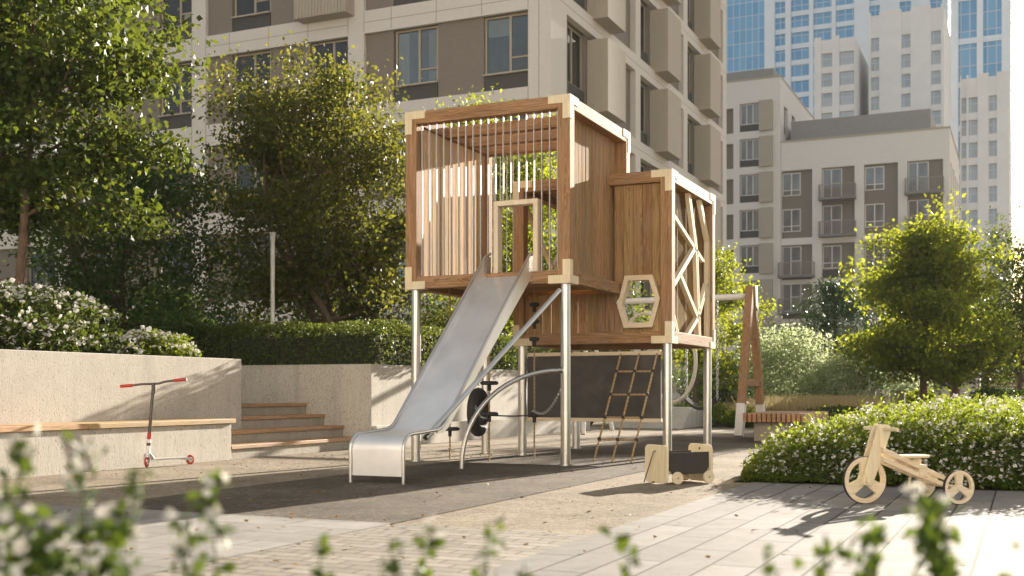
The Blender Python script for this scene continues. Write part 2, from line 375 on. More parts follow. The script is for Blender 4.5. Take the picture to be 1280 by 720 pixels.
# leaf clouds: every leaf is a small folded blade
def leaf_arrays(P, size, aspect=0.55, droop=0.25, up=0.35, jitter=0.35):
    n = len(P)
    d = RNG.normal(size=(n, 3)); d[:, 2] -= droop; d /= np.linalg.norm(d, axis=1)[:, None]
    nr = RNG.normal(size=(n, 3)); nr[:, 2] += up * 2.5
    s = np.cross(d, nr); s /= (np.linalg.norm(s, axis=1)[:, None] + 1e-9)
    nn = np.cross(s, d)
    L = size * (1 + jitter * RNG.uniform(-1, 1, n))[:, None]
    W = L * aspect * 0.5
    base = P - d * L * 0.5; tip = P + d * L * 0.5 - nn * L * 0.08
    mid = P - d * L * 0.06
    a = mid + s * W + nn * L * 0.13; b = mid - s * W + nn * L * 0.13
    return np.stack([base, a, tip, b], axis=1).reshape(-1, 3)
def leaf_obj(name, verts, mat, parent=None, kind=None):
    verts = np.asarray(verts, dtype=np.float64)
    if parent: verts = verts - np.array(ORG.get(parent.name, (0, 0, 0)))
    n = len(verts) // 4
    me = bpy.data.meshes.new(name)
    me.vertices.add(len(verts)); me.vertices.foreach_set('co', verts.ravel())
    me.loops.add(n * 4); me.loops.foreach_set('vertex_index', np.arange(n * 4, dtype=np.int32))
    me.polygons.add(n); me.polygons.foreach_set('loop_start', np.arange(0, n * 4, 4, dtype=np.int32))
    try: me.polygons.foreach_set('loop_total', np.full(n, 4, dtype=np.int32))
    except Exception: pass
    me.update(calc_edges=True); me.validate()
    me.materials.append(M[mat] if isinstance(mat, str) else mat)
    o = bpy.data.objects.new(name, me); COL.objects.link(o)
    if parent: o.parent = parent; ORG[o.name] = ORG.get(parent.name, (0, 0, 0))
    if kind: o['kind'] = kind
    return o
def flower_arrays(P, r, petals=5, spread=0.6):
    """blossoms: a few overlapping small petals round each point"""
    out = []
    n = len(P)
    ax = RNG.normal(size=(n, 3)) * spread; ax[:, 2] += 1.0; ax[:, 1] -= 0.35; ax /= np.linalg.norm(ax, axis=1)[:, None]
    t = np.cross(ax, np.array([0.3, 0.9, 0.2])); t /= np.linalg.norm(t, axis=1)[:, None]; u = np.cross(ax, t)
    rr = (r * RNG.uniform(0.75, 1.25, n))[:, None]
    for k in range(petals):
        a = 2 * math.pi * k / petals + RNG.uniform(-0.3, 0.3, n)
        dd = t * np.cos(a)[:, None] + u * np.sin(a)[:, None]; ss = np.cross(ax, dd)
        lift = ax * rr * RNG.uniform(0.1, 0.55, n)[:, None]
        out.append(np.stack([P, P + dd * rr * 0.6 + ss * rr * 0.42 + lift * 0.7, P + dd * rr + lift, P + dd * rr * 0.6 - ss * rr * 0.42 + lift * 0.7], axis=1).reshape(-1, 3))
    return np.concatenate(out)

def limb(mb, p, q, r0, r1, n=7, wob=0.06, seg=5):
    p = np.array(p, float); q = np.array(q, float); L = np.linalg.norm(q - p)
    pts = []
    off = RNG.normal(size=3) * wob * L; off2 = RNG.normal(size=3) * wob * 0.6 * L
    for i in range(seg + 1):
        t = i / seg
        pts.append(p + (q - p) * t + off * math.sin(math.pi * t) + off2 * math.sin(2 * math.pi * t))
    mb.tube(pts, [r0 + (r1 - r0) * i / seg for i in range(seg + 1)], n)
    return pts
def make_tree(name, label, cat, base, height, crown_z0, rad, trunk_r, leaf, nleaf, mat, limbs=9, group=None, stems=1, skew=(0, 0), fill=0.5, twigs=6, aspect=0.6, clump=0.16, flat=1.0, cone=0.0):
    reseed(label); t = thing(name, label, cat, base, group)
    base = np.array(base, float); mb = MB()
    cz0 = crown_z0; H = height
    ends = []
    cc = np.array([base[0] + skew[0], base[1] + skew[1], 0.0])
    for s in range(stems):
        lean = RNG.normal(size=2) * (0.03 if stems == 1 else 0.16) * H
        top = np.array([base[0] + skew[0] * 0.6 + lean[0], base[1] + skew[1] * 0.6 + lean[1], base[2] + H * 0.86])
        start = base + np.array([RNG.normal() * 0.05 * (stems > 1), RNG.normal() * 0.05 * (stems > 1), -0.05])
        tp = limb(mb, start, top, trunk_r, trunk_r * 0.22, 9, 0.02 if stems == 1 else 0.06, 9)
        ends.append(top)
        for i in range(limbs):
            f = (cz0 + (H * 0.95 - cz0) * ((i + 0.2 * RNG.uniform()) / limbs)) / H
            k = min(max(f * 0.92, 0.12), 0.97) * 9; a = int(k); st = np.array(tp[a]) * (1 - (k - a)) + np.array(tp[min(a + 1, 9)]) * (k - a)
            ang = i * 2.4 + RNG.uniform(-0.5, 0.5) + s * 1.1
            zz = base[2] + cz0 + (H - cz0) * min(0.97, (i + 0.8) / limbs + RNG.uniform(-0.08, 0.14))
            rel = (zz - base[2] - cz0) / (H - cz0)
            rr = rad * math.sqrt(max(0.08, 1 - (2 * min(max(rel, 0.02), 0.98) - 0.85) ** 2 * 0.8)) * RNG.uniform(0.72, 1.08) * (1 + 0.25 * cone - cone * rel)
            e = np.array([cc[0] + math.cos(ang) * rr, cc[1] + math.sin(ang) * rr * flat, zz])
            lp = limb(mb, st, e, trunk_r * 0.42 * (1 - 0.6 * rel), trunk_r * 0.1, 6, 0.07, 6)
            ends.append(e)
            for j in range(twigs):
                kk = RNG.integers(2, 6); b = np.array(lp[kk])
                e2 = b + RNG.normal(size=3) * rad * np.array([0.30, 0.30 * flat, 0.24]) + (e - b) * 0.25
                limb(mb, b, e2, trunk_r * 0.12, trunk_r * 0.04, 4, 0.08, 3)
                ends.append(e2); ends.append(b * 0.4 + e2 * 0.6)
    ends = np.array(ends)
    wt = RNG.uniform(0.3, 1.0, len(ends)) ** 1.5; wt /= wt.sum()
    idx = RNG.choice(len(ends), nleaf, p=wt)
    off = RNG.normal(size=(nleaf, 3)) * clump * rad * np.array([1.0, 1.0, 0.75])
    P = ends[idx] + off
    P = P[P[:, 2] > base[2] + crown_z0 * 0.72]
    mb.build('trunk', 'bark', t, smooth=True)
    leaf_obj('crown', leaf_arrays(P, leaf, aspect), mat, t)
    return t
def blob_points(n, shell=0.75, lumps=26, lump_r=0.34):
    """points on a lumpy unit ball (z from -1 to 1)"""
    c = RNG.normal(size=(lumps, 3)); c /= np.linalg.norm(c, axis=1)[:, None]; c *= RNG.uniform(0.45, 0.80, lumps)[:, None]
    idx = RNG.integers(0, lumps, n)
    d = RNG.normal(size=(n, 3)); d /= np.linalg.norm(d, axis=1)[:, None]
    r = lump_r * RNG.uniform(0.55, 1.15, n) ** 0.6
    return c[idx] + d * r[:, None]
def bush(name, label, cat, c, rx, ry, z0, z1, leaf, n, mat, group=None, flowers=0, fr=0.03, aspect=0.6, lumps=30, trunk=True):
    reseed(label); t = thing(name, label, cat, (c[0], c[1], z0), group)
    P = blob_points(n, lumps=lumps); S = np.array([rx, ry, (z1 - z0) * 0.55]); C = np.array([c[0], c[1], z0 + (z1 - z0) * 0.47])
    P = C + P * S; P[:, 2] = np.maximum(P[:, 2], z0 + 0.02)
    leaf_obj('foliage', leaf_arrays(P, leaf, aspect), mat, t)
    if trunk:
        mb = MB()
        for i in range(7):
            a = RNG.uniform(0, 6.28); rr = RNG.uniform(0.3, 0.75)
            limb(mb, (c[0] + 0.04 * math.cos(a), c[1] + 0.04 * math.sin(a), z0), (c[0] + rx * rr * math.cos(a), c[1] + ry * rr * math.sin(a), z0 + (z1 - z0) * RNG.uniform(0.55, 0.85)), 0.02, 0.006, 5, 0.08, 5)
        mb.build('stems', 'bark', t, smooth=True)
    if flowers:
        q = (P - C) / S; dirn = np.array([0.35, -0.75, 0.55]); sc_ = np.linalg.norm(q, axis=1) + 0.25 * (q @ dirn)
        out_ = np.argsort(-sc_)[:int(len(P) * 0.22)]; F = P[RNG.choice(out_, flowers, replace=False)] + np.array([0.006, -0.015, 0.012])
        leaf_obj('blossoms', flower_arrays(F, fr, 7), 'petal', t)
    return t
# ================================================================== SETTING
def sheet(name, poly, z, mat, kind='structure'):
    mb = MB(); mb.add([(x, y, z) for x, y in poly], [tuple(range(len(poly)))])
    o = mb.build(name, mat); o['kind'] = kind; return o
def rect(x0, x1, y0, y1): return [(x0, y0), (x1, y0), (x1, y1), (x0, y1)]
sheet('ground', rect(-400, 400, -50, 465), -0.004, 'sand')
sheet('rubber_surface', rect(-5.76, -3.36, 5.752, 19.0), 0.0, 'rubber')
sheet('cross_pavement', rect(-8.2, -3.362, 1.0, 5.748), 0.002, 'pavers_cross')
sheet('sett_strip', rect(-3.358, -2.112, 0.5, 5.748), 0.001, 'setts')
sheet('plaza_pavement', rect(-2.108, 7.0, 0.6, 9.62), 0.003, 'pavers_long')
sheet('flower_bed', [(-3.0, 0.25), (2.4, 1.2), (2.4, 2.05), (-3.0, 1.45)], 0.008, 'soil')

# ---- left planter wall, bench, steps, right planter
X_W = -8.78
t = tag(MB().box(X_W - 0.28, X_W, 1.5, 11.36, -0.05, 1.165).build('retaining_wall', 'concrete', bevel=0.008), 'long cast concrete retaining wall behind the timber topped bench, lit by a slanting patch of sun', 'wall')
t = thing('wall_bench', 'concrete bench block with an oak plank top along the left retaining wall', 'bench', (-8.4, 6, 0))
MB().box(X_W + 0.002, -8.205, 1.5, 10.43, -0.05, 0.405).build('bench_base', 'concrete', t, bevel=0.006)
mb = MB()
for i in range(4): mb.box(X_W + 0.004, -8.175, 1.5 + i * 2.25, 1.5 + (i + 1) * 2.25 - 0.006 - (0.02 if i == 3 else 0), 0.407, 0.458)
mb.build('seat', 'tread', t, bevel=0.005)
t = thing('garden_steps', 'four concrete steps with oak treads between the two planter walls', 'steps', (-8.3, 11.8, 0))
for i in range(4):
    xf = -8.225 - 0.305 * i; zt = 0.152 * (i + 1)
    y0 = 10.436 if xf > X_W else 11.366
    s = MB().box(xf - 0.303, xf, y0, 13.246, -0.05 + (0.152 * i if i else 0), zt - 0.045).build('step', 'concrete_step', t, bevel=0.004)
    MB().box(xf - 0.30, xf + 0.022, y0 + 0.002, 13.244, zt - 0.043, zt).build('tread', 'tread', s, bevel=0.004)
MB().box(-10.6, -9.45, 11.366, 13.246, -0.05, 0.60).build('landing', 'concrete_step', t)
t = thing('planter_wall', 'cast concrete planter wall holding the clipped hedge beyond the steps', 'wall', (-8.2, 17, 0))
MB().prism([(-8.085, 13.25), (-8.085, 21.6), (-8.36, 21.6), (-8.36, 13.52), (-13.5, 13.52), (-13.5, 13.25)], 'z', -0.05, 1.14).build('wall', 'concrete', t, bevel=0.008)
MB().box(-8.083, -8.03, 13.3, 21.6, -0.05, 0.30).build('plinth', 'concrete', t, bevel=0.006)
sheet('planter_soil_bed', rect(-20, X_W - 0.27, 0.5, 11.36), 1.02, 'soil')
sheet('hedge_soil_bed', rect(-20, -8.35, 13.5, 21.6), 0.98, 'soil')
tag(MB().prism([(22.6, 0), (25.5, 0), (25.5, 0.42), (23.2, 0.42)], 'x', -8.0, -6.4).build('low_planter', 'concrete', bevel=0.01), 'low concrete planter with a sloped end far behind the chalkboard', 'planter')

# clipped hedge on the planter
def hedge(name, label, cat, x0, x1, y0, y1, z0, z1, leaf, n, mat, rough=0.06, core='twig_core', faces=('-y', '+x', 'top'), wob=0.0, wts=None):
    t = thing(name, label, cat, ((x0 + x1) / 2, (y0 + y1) / 2, z0))
    A = []
    ar = {'-y': (x1 - x0) * (z1 - z0), '+x': (y1 - y0) * (z1 - z0), '-x': (y1 - y0) * (z1 - z0), '+y': (x1 - x0) * (z1 - z0), 'top': (x1 - x0) * (y1 - y0)}
    for f in ar: ar[f] *= (wts or {}).get(f, 1.0)
    tot = sum(ar[f] for f in faces)
    for f in faces:
        k = int(n * ar[f] / tot); u = RNG.uniform(0, 1, k); v = RNG.uniform(0, 1, k)
        d = RNG.exponential(rough, k) - rough * 1.0
        X = x0 + u * (x1 - x0); Yy = y0 + u * (y1 - y0); Z = z0 + v * (z1 - z0)
        if f == '-y': P = np.stack([X, np.full(k, y0) + d, Z], 1)
        elif f == '+y': P = np.stack([X, np.full(k, y1) - d, Z], 1)
        elif f == '+x': P = np.stack([np.full(k, x1) - d, Yy, Z], 1)
        elif f == '-x': P = np.stack([np.full(k, x0) + d, Yy, Z], 1)
        else: P = np.stack([X, y0 + v * (y1 - y0), np.full(k, z1) - d], 1)
        if wob:
            w = wob * (np.sin(P[:, 0] * 3.1 + 1.0) * np.cos(P[:, 1] * 2.3) + 0.6 * np.sin(P[:, 0] * 7.3 + P[:, 1] * 5.7) + 0.4 * np.sin(P[:, 1] * 11.0 - P[:, 0] * 9.0))
            P[:, 2] += w * (P[:, 2] - z0) / (z1 - z0)
            w2 = wob * (np.sin(P[:, 2] * 9 + P[:, 0] * 6.0) + np.sin(P[:, 0] * 3.3 + P[:, 1] * 4.1))
            if f in ('-y', '+y'): P[:, 1] += w2 * 0.9
            if f in ('-x', '+x'): P[:, 0] += w2 * 0.9
        A.append(P)
    P = np.concatenate(A); P[:, 2] = np.maximum(P[:, 2], z0 + 0.01)
    leaf_obj('foliage', leaf_arrays(P, leaf, 0.6, droop=0.0, up=0.5), mat, t)
    g = rough * 2.2 + wob * 1.6
    if core: MB().box(x0 + g, x1 - g, y0 + g, y1 - g, z0, z1 - g).build('shade_core', core, t)
    return t
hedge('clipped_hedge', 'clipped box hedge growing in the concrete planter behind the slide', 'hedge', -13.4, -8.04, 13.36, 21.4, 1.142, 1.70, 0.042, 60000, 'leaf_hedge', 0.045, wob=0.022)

# ================================================================== PLAYHOUSE
ph = thing('playhouse', 'wooden two-cube playhouse tower on steel posts with a steel slide', 'playhouse', (-4.9, 12.4, 0))
def beam_box(x0, x1, y0, y1, z0, z1, s=0.135, corners=True):
    """the twelve larch beams of a cube, as sub-parts of a frame part"""
    fr = MB().box(x0 + s * 0.25, x0 + s * 0.75, y0 + s * 0.25, y0 + s * 0.75, z0 + s, z1 - s).build('cabin_frame', 'wood_z', ph)
    def vb(x, y): MB().box(x, x + s, y, y + s, z0, z1).build('upright', 'wood_z', fr, bevel=0.006)
    for x in (x0, x1 - s):
        for y in (y0, y1 - s): vb(x, y)
    for y in (y0, y1 - s):
        for z in (z0, z1 - s): MB().box(x0 + s + 0.001, x1 - s - 0.001, y + 0.002, y + s - 0.002, z + 0.0015, z + s - 0.0015).build('cross_beam', 'wood_x', fr, bevel=0.006)
    for x in (x0, x1 - s):
        for z in (z0, z1 - s): MB().box(x + 0.002, x + s - 0.002, y0 + s + 0.001, y1 - s - 0.001, z + 0.0015, z + s - 0.0015).build('cross_beam', 'wood_y', fr, bevel=0.006)
    if corners:
        a, L, p = 0.084, 0.245, 0.004
        for x, dx in ((x0 - p, 1), (x1 + p, -1)):
            for y, dy in ((y0 - p, 1), (y1 + p, -1)):
                for z, dz in ((z0 - p, 1), (z1 + p, -1)):
                    mb = MB()
                    def bx(lx, ly, lz, ox=0, oy=0, oz=0):
                        xs = sorted((x + dx * ox, x + dx * (ox + lx))); ys = sorted((y + dy * oy, y + dy * (oy + ly))); zs = sorted((z + dz * oz, z + dz * (oz + lz)))
                        mb.box(xs[0], xs[1], ys[0], ys[1], zs[0], zs[1])
                    bx(a, a, a); bx(L - a, a, a, ox=a); bx(a, L - a, a, oy=a); bx(a, a, L - a, oz=a)
                    mb.build('corner_bracket', 'birch_z', fr)
    return fr
B1 = (-6.19, -4.26, 10.86, 12.80, 1.885, 3.815)
B2 = (-5.60, -3.64, 12.42, 14.38, 1.318, 3.275)
f1 = beam_box(*B1); f2 = beam_box(*B2)
def boards(name, axis, u0, u1, z0, z1, w0, w1, n, gap=0.004, mat='board', seed=1, slits=None):
    """vertical boards: axis 'x' runs along x with thickness in y (w0..w1)"""
    rr = random.Random(seed); mb = MB()
    for i in range(n):
        a = u0 + (u1 - u0) * i / n + gap / 2; b = u0 + (u1 - u0) * (i + 1) / n - gap / 2
        d = rr.uniform(-0.003, 0.003) * (0.25 if mat == 'board_sunlit' else 1)
        if axis == 'x': mb.box(a, b, w0 + d, w1 + d, z0, z1)
        else: mb.box(w0 + d, w1 + d, a, b, z0, z1)
    return mb.build(name, mat, ph, bevel=0.003)
s = 0.135
# first cube: left and right cladding, floor, roof joists
boards('side_cladding', 'y', B1[2] + s, B1[3] - s, B1[4] + s, B1[5] - s - 0.001, B1[0] + 0.075, B1[0] + 0.10, 17, gap=0.010, seed=3, mat='board_sunlit')
boards('side_cladding', 'y', B1[2] + s, B1[3] - s, B1[4] + s, B1[5] - s - 0.001, B1[1] - 0.150, B1[1] - 0.128, 15, seed=4)
mb = MB()
for i in range(13): mb.box(B1[0] + s + 0.002, B1[1] - s - 0.002, B1[2] + s + i * 0.1285, B1[2] + s + i * 0.1285 + 0.122, B1[4] + 0.075, B1[4] + 0.11)
mb.build('floor_boards', 'wood_x', ph)
for yy in (11.62, 12.15): MB().box(B1[0] + s, B1[1] - s, yy, yy + 0.10, B1[5] - s + 0.003, B1[5] - 0.006).build('roof_joist', 'wood_x', ph, bevel=0.004)
# front bars of flat steel and the doorway over the slide
DX0, DX1, DZ = -5.073, -4.669, 2.72
x = B1[0] + s + 0.045
mb_l = []
while x < B1[1] - s - 0.02:
    if DX0 - 0.01 < x < DX1 + 0.01: z0 = DZ + 0.002
    else: z0 = B1[4] + s
    MB().box(x - 0.004, x + 0.004, B1[2] + 0.045, B1[2] + 0.068, z0, B1[5] - s).build('bar', 'steel_bar', ph)
    if x < -5.62: MB().tube([(x, B1[3] - 0.06, B1[4] + s), (x, B1[3] - 0.06, B1[5] - s)], 0.007, 8).build('rear_bar', 'steel_bar', ph, smooth=True)
    x += 0.0885
d = MB()
zf = B1[4] + s
d.box(DX0 - 0.05, DX0, B1[2] - 0.004, B1[2] + 0.11, zf - 0.004, DZ + 0.0); d.box(DX1, DX1 + 0.05, B1[2] - 0.004, B1[2] + 0.11, zf - 0.004, DZ); d.box(DX0 - 0.05, DX1 + 0.05, B1[2] - 0.004, B1[2] + 0.11, DZ + 0.0, DZ + 0.052)
d.build('doorway_frame', 'birch_z', ph, bevel=0.004)
# second cube: front boards with a hexagon window
cx, cz = -4.035, 1.79
hexo = [(cx - 0.165, cz + 0.305), (cx + 0.165, cz + 0.305), (cx + 0.255, cz + 0.03), (cx + 0.165, cz - 0.295), (cx - 0.175, cz - 0.295), (cx - 0.255, cz - 0.04)]
hexi = [(cx - 0.125, cz + 0.245), (cx + 0.125, cz + 0.245), (cx + 0.198, cz + 0.02), (cx + 0.125, cz - 0.235), (cx - 0.135, cz - 0.235), (cx - 0.198, cz - 0.03)]
def hex_half(z, pts=hexo):
    lo, hi = None, None
    n = len(pts)
    for i in range(n):
        (xa, za), (xb, zb) = pts[i], pts[(i + 1) % n]
        if (za - z) * (zb - z) <= 0 and abs(za - zb) > 1e-9:
            xx = xa + (xb - xa) * (z - za) / (zb - za)
            lo = xx if lo is None else min(lo, xx); hi = xx if hi is None else max(hi, xx)
    return lo, hi
rr = random.Random(9); mb = MB(); n = 15; u0, u1 = B2[0] + s, B2[1] - s; y0, y1 = B2[2] + 0.05, B2[2] + 0.075; za, zb = B2[4] + s, B2[5] - s
for i in range(n):
    a = u0 + (u1 - u0) * i / n + 0.002; b = u0 + (u1 - u0) * (i + 1) / n - 0.002
    dd = rr.uniform(-0.003, 0.003)
    # cut each board round the hexagon by polygon pieces above and below
    if b < B1[1] - 0.03: mb.box(a, b, y0 + dd, y1 + dd, za, B1[4] + 0.02); continue
    if b <= cx - 0.235 or a >= cx + 0.235: mb.box(a, b, y0 + dd, y1 + dd, za, zb); continue
    def zlim(xx, top):
        L = hexo if True else None
        best = None
        for k in range(6):
            (xa, za_), (xb, zb_) = L[k], L[(k + 1) % 6]
            if (xa - xx) * (xb - xx) <= 0 and abs(xa - xb) > 1e-9:
                z_ = za_ + (zb_ - za_) * (xx - xa) / (xb - xa)
                best = z_ if best is None else (max(best, z_) if top else min(best, z_))
        return best if best is not None else cz
    e = 0.02
    mb.prism([(a, zlim(a, True) - e), (b, zlim(b, True) - e), (b, zb), (a, zb)], 'y', y0 + dd, y1 + dd)
    mb.prism([(a, za), (b, za), (b, zlim(b, False) + e), (a, zlim(a, False) + e)], 'y', y0 + dd, y1 + dd)
mb.build('front_cladding', 'board', ph)
mb = MB(); mb.ringprism(hexo, hexi, 'y', B2[2] - 0.002, B2[2] + 0.10); mb.build('hexagon_window', 'birch_x', ph, bevel=0.004)
boards('side_cladding', 'y', B2[2] + s, B2[3] - s, B2[4] + s, B1[4] - 0.01, B2[0] + 0.05, B2[0] + 0.075, 15, seed=5)
for (ya, za_, yb, zb_) in ((12.60, 3.05, 13.5, 2.35), (13.5, 2.35, 12.62, 1.75), (13.5, 2.35, 14.2, 2.9), (13.3, 1.75, 13.9, 2.6)):
    MB().bar((B2[0] + 0.06, ya, za_), (B2[0] + 0.06, yb, zb_), 0.04, 0.05, up=(1, 0, 0)).build('strut', 'birch_z', ph)
mb = MB()
for i in range(13): mb.box(B2[0] + s + 0.002, B2[1] - s - 0.002, B2[2] + s + i * 0.13, B2[2] + s + i * 0.13 + 0.124, B2[4] + 0.075, B2[4] + 0.11)
mb.build('floor_boards', 'wood_x', ph)
mb = MB()
for i in range(13): mb.box(B2[0] + s + 0.002, B2[1] - s - 0.002, B2[2] + s + i * 0.13, B2[2] + s + i * 0.13 + 0.118, B2[5] - 0.05, B2[5] - 0.025)
mb.build('roof_boards', 'wood_x', ph)
# rear boards with a square opening
rr = random.Random(21); mb = MB(); n = 15; u0, u1 = B2[0] + s, B2[1] - s
for i in range(n):
    a = u0 + (u1 - u0) * i / n + 0.003; b = u0 + (u1 - u0) * (i + 1) / n - 0.003; dd = rr.uniform(-0.003, 0.003)
    if a > -5.02 and b < -4.28:
        mb.box(a, b, B2[3] - 0.09 + dd, B2[3] - 0.065 + dd, za, 1.56); mb.box(a, b, B2[3] - 0.09 + dd, B2[3] - 0.065 + dd, 2.38, zb)
    else: mb.box(a, b, B2[3] - 0.09 + dd, B2[3] - 0.065 + dd, za, zb)
mb.build('rear_cladding', 'board', ph)
# right side of the second cube: struts in a crooked lattice behind a clear sheet
def SP(u, v, x=B2[1] - 0.06): return (x, B2[2] + s + u * (B2[3] - B2[2] - 2 * s), B2[4] + s + v * (B2[5] - B2[4] - 2 * s))
struts = [((0.0, 0.80), (0.80, 0.56)), ((0.56, 0.62), (0.0, 0.30)), ((0.42, 1.0), (0.62, 0.60)), ((0.62, 0.60), (0.70, 0.0)), ((0.20, 0.40), (0.66, 0.13)), ((0.92, 0.40), (0.66, 0.13)), ((0.66, 0.13), (0.40, 0.0)), ((0.72, 1.0), (0.95, 0.72)), ((0.95, 0.72), (0.95, 0.0)), ((0.0, 0.14), (0.12, 0.0))]
for (a, b) in struts:
    p = Vector(SP(*a)); q = Vector(SP(*b)); st = MB(); off = Vector((0, 0.045, 0))
    st.bar(p, q, 0.03, 0.05, up=(1, 0, 0)); st.bar(p + off * 1.5, q + off * 1.5, 0.03, 0.05, up=(1, 0, 0))
    st.build('strut', 'birch_z', ph)
# clear sheet
m, nt, b_ = new_mat('clear_sheet'); b_.inputs['Base Color'].default_value = (0.9, 0.92, 0.92, 1); b_.inputs['Transmission Weight'].default_value = 1.0; b_.inputs['IOR'].default_value = 1.05; b_.inputs['Roughness'].default_value = 0.02; M['clear'] = m
MB().box(B2[1] - 0.10, B2[1] - 0.095, B2[2] + s, B2[3] - s, B2[4] + s, B2[5] - s).build('clear_sheet', 'clear', ph)
# posts
for (px_, py_, top) in ((-4.345, 10.955, B1[4]), (-6.11, 10.955, B1[4]), (-6.11, 12.72, B1[4]), (-5.52, 12.51, B2[4]), (-3.72, 12.51, B2[4]), (-3.72, 14.30, B2[4]), (-5.52, 14.30, B2[4])):
    po = MB().tube([(px_, py_, 0.0), (px_, py_, top + 0.01)], 0.052, 24, cap=True).build('post', 'steel', ph, smooth=True)
    MB().tube([(px_, py_, 0.0), (px_, py_, 0.012)], 0.075, 24).build('foot_plate', 'steel', po, smooth=True)
# arch tube
pts = []
for i in range(17):
    a = math.pi / 2 * i / 16
    f = math.sin(a); pts.append((-4.39 - 0.715 * (1 - math.cos(a)), 10.91 - 0.83 * (1 - math.cos(a)), 0.985 * math.cos(a) ** 0.92 if i < 16 else 0.0))
pts = [(-4.39 - 0.715 * math.sin(math.pi / 2 * i / 16), 10.91 - 0.83 * math.sin(math.pi / 2 * i / 16), 0.985 * math.cos(math.pi / 2 * i / 16) ** 0.9) for i in range(17)]
pts[-1] = (pts[-1][0], pts[-1][1], 0.0)
MB().tube(pts, 0.024, 14).build('grab_arch', 'steel', ph, smooth=True)
MB().tube([(-4.345, 10.90, 0.985), (-4.40, 10.90, 0.985)], 0.03, 14).build('arch_collar', 'steel', ph, smooth=True)
# slanting pole
MB().tube([(-4.33, 10.75, 1.80), (-4.76, 8.70, 0.36)], 0.024, 14).build('slanting_pole', 'steel', ph, smooth=True)
# slide
SX0, SX1 = -5.215, -4.690
sl = []
prof = [(10.95, 1.985), (10.80, 1.965)]
prof += [(8.98, 0.50), (8.90, 0.447), (8.80, 0.418), (8.45, 0.405), (8.34, 0.40)]
for i in range(9):
    a = R(90 + 90 * i / 8); prof.append((8.34 + 0.125 * math.cos(a), 0.275 + 0.125 * math.sin(a)))
prof += [(8.215, 0.06)]
mb = MB(); nP = len(prof)
vs = []
for (yy, zz) in prof: vs += [(SX0 + 0.012, yy, zz), (SX1 - 0.012, yy, zz)]
for k in range(nP):   # thickness below
    y_, z_ = prof[k]; a = prof[max(k - 1, 0)]; b = prof[min(k + 1, nP - 1)]
    tx, tz = b[0] - a[0], b[1] - a[1]; L = math.hypot(tx, tz); nx, nz = -tz / L, tx / L
    vs += [(SX0 + 0.012, y_ + nx * 0.006, z_ + nz * 0.006), (SX1 - 0.012, y_ + nx * 0.006, z_ + nz * 0.006)]
fs = []
for k in range(nP - 1):
    fs.append((2 * k, 2 * k + 1, 2 * k + 3, 2 * k + 2)); o_ = 2 * nP; fs.append((o_ + 2 * k, o_ + 2 * k + 2, o_ + 2 * k + 3, o_ + 2 * k + 1))
    fs.append((2 * k, 2 * k + 2, o_ + 2 * k + 2, o_ + 2 * k)); fs.append((2 * k + 1, o_ + 2 * k + 1, o_ + 2 * k + 3, 2 * k + 3))
fs.append((0, 2 * nP, 2 * nP + 1, 1)); fs.append((2 * nP - 2, 2 * nP - 1, 4 * nP - 1, 4 * nP - 2))
slide = mb.add(vs, fs).build('slide', 'slide_steel', ph, smooth=True)
for xx in (SX0, SX1 - 0.012):
    side = [(10.96, 1.93), (10.80, 1.90), (8.99, 0.445), (8.90, 0.40), (8.79, 0.40), (8.80, 0.44), (8.93, 0.475), (10.80, 2.16), (10.96, 2.20)]
    MB().prism(side, 'x', xx, xx + 0.012).build('side_wall', 'slide_steel', slide)
    c = xx + 0.006
    MB().tube([(c, 10.96, 2.235), (c, 10.82, 2.18), (c, 8.95, 0.492), (c, 8.88, 0.452), (c, 8.80, 0.432), (c, 8.45, 0.416), (c, 8.34, 0.411)] +
              [(c, 8.34 + 0.136 * math.cos(R(90 + 11.25 * i)), 0.275 + 0.136 * math.sin(R(90 + 11.25 * i))) for i in range(1, 9)] + [(c, 8.204, 0.0)], 0.0145, 10).build('slide_rail', 'steel', slide, smooth=True)
# chalkboard
cb = MB().box(-5.46, -3.80, 12.53, 12.55, 0.455, 1.185).build('chalkboard', 'black_panel', ph)
for z0 in (0.415, 1.187): MB().box(-5.46, -3.79, 12.522, 12.558, z0, z0 + 0.042).build('board_trim', 'birch_x', cb, bevel=0.002)
# ---- things hanging from the playhouse
def twist(mb, p, q, r):
    p = Vector(p); q = Vector(q); d = q - p; L = d.length; n = max(4, int(L / 0.02))
    a = d.orthogonal().normalized(); c = d.normalized().cross(a)
    for ph_ in (0, math.pi):
        mb.tube([p + d * i / n + (a * math.cos(ph_ + i * 1.25) + c * math.sin(ph_ + i * 1.25)) * r * 0.5 for i in range(n + 1)], r * 0.62, 5)
nt_ = thing('climbing_net', 'slanting rope climbing net stretched from the chalkboard top to the rubber ground', 'climbing net', (-4.19, 11.68, 0))
tops = [(-4.27, 12.50, 1.20), (-4.05, 12.50, 1.20), (-3.835, 12.50, 1.20)]; bots = [(-4.31, 11.70, 0.0), (-4.085, 11.66, 0.0), (-3.86, 11.62, 0.0)]
for a, b in zip(tops, bots):
    mb = MB(); twist(mb, a, b, 0.0125); mb.build('rope', 'rope', nt_, smooth=True)
for f in (0.17, 0.39, 0.60, 0.80):
    P = [Vector(a).lerp(Vector(b), f) for a, b in zip(tops, bots)]
    mb = MB()
    for i in range(2): twist(mb, P[i], P[i + 1], 0.0125)
    mb.build('rung', 'rope', nt_, smooth=True)
    for p in P: MB().tube([p + Vector((0, 0, -0.022)), p + Vector((0, 0, -0.011)), p + Vector((0, 0, 0.011)), p + Vector((0, 0, 0.022))], [0.014, 0.022, 0.022, 0.014], 8).build('knot', 'dark_rubber', nt_, smooth=True)
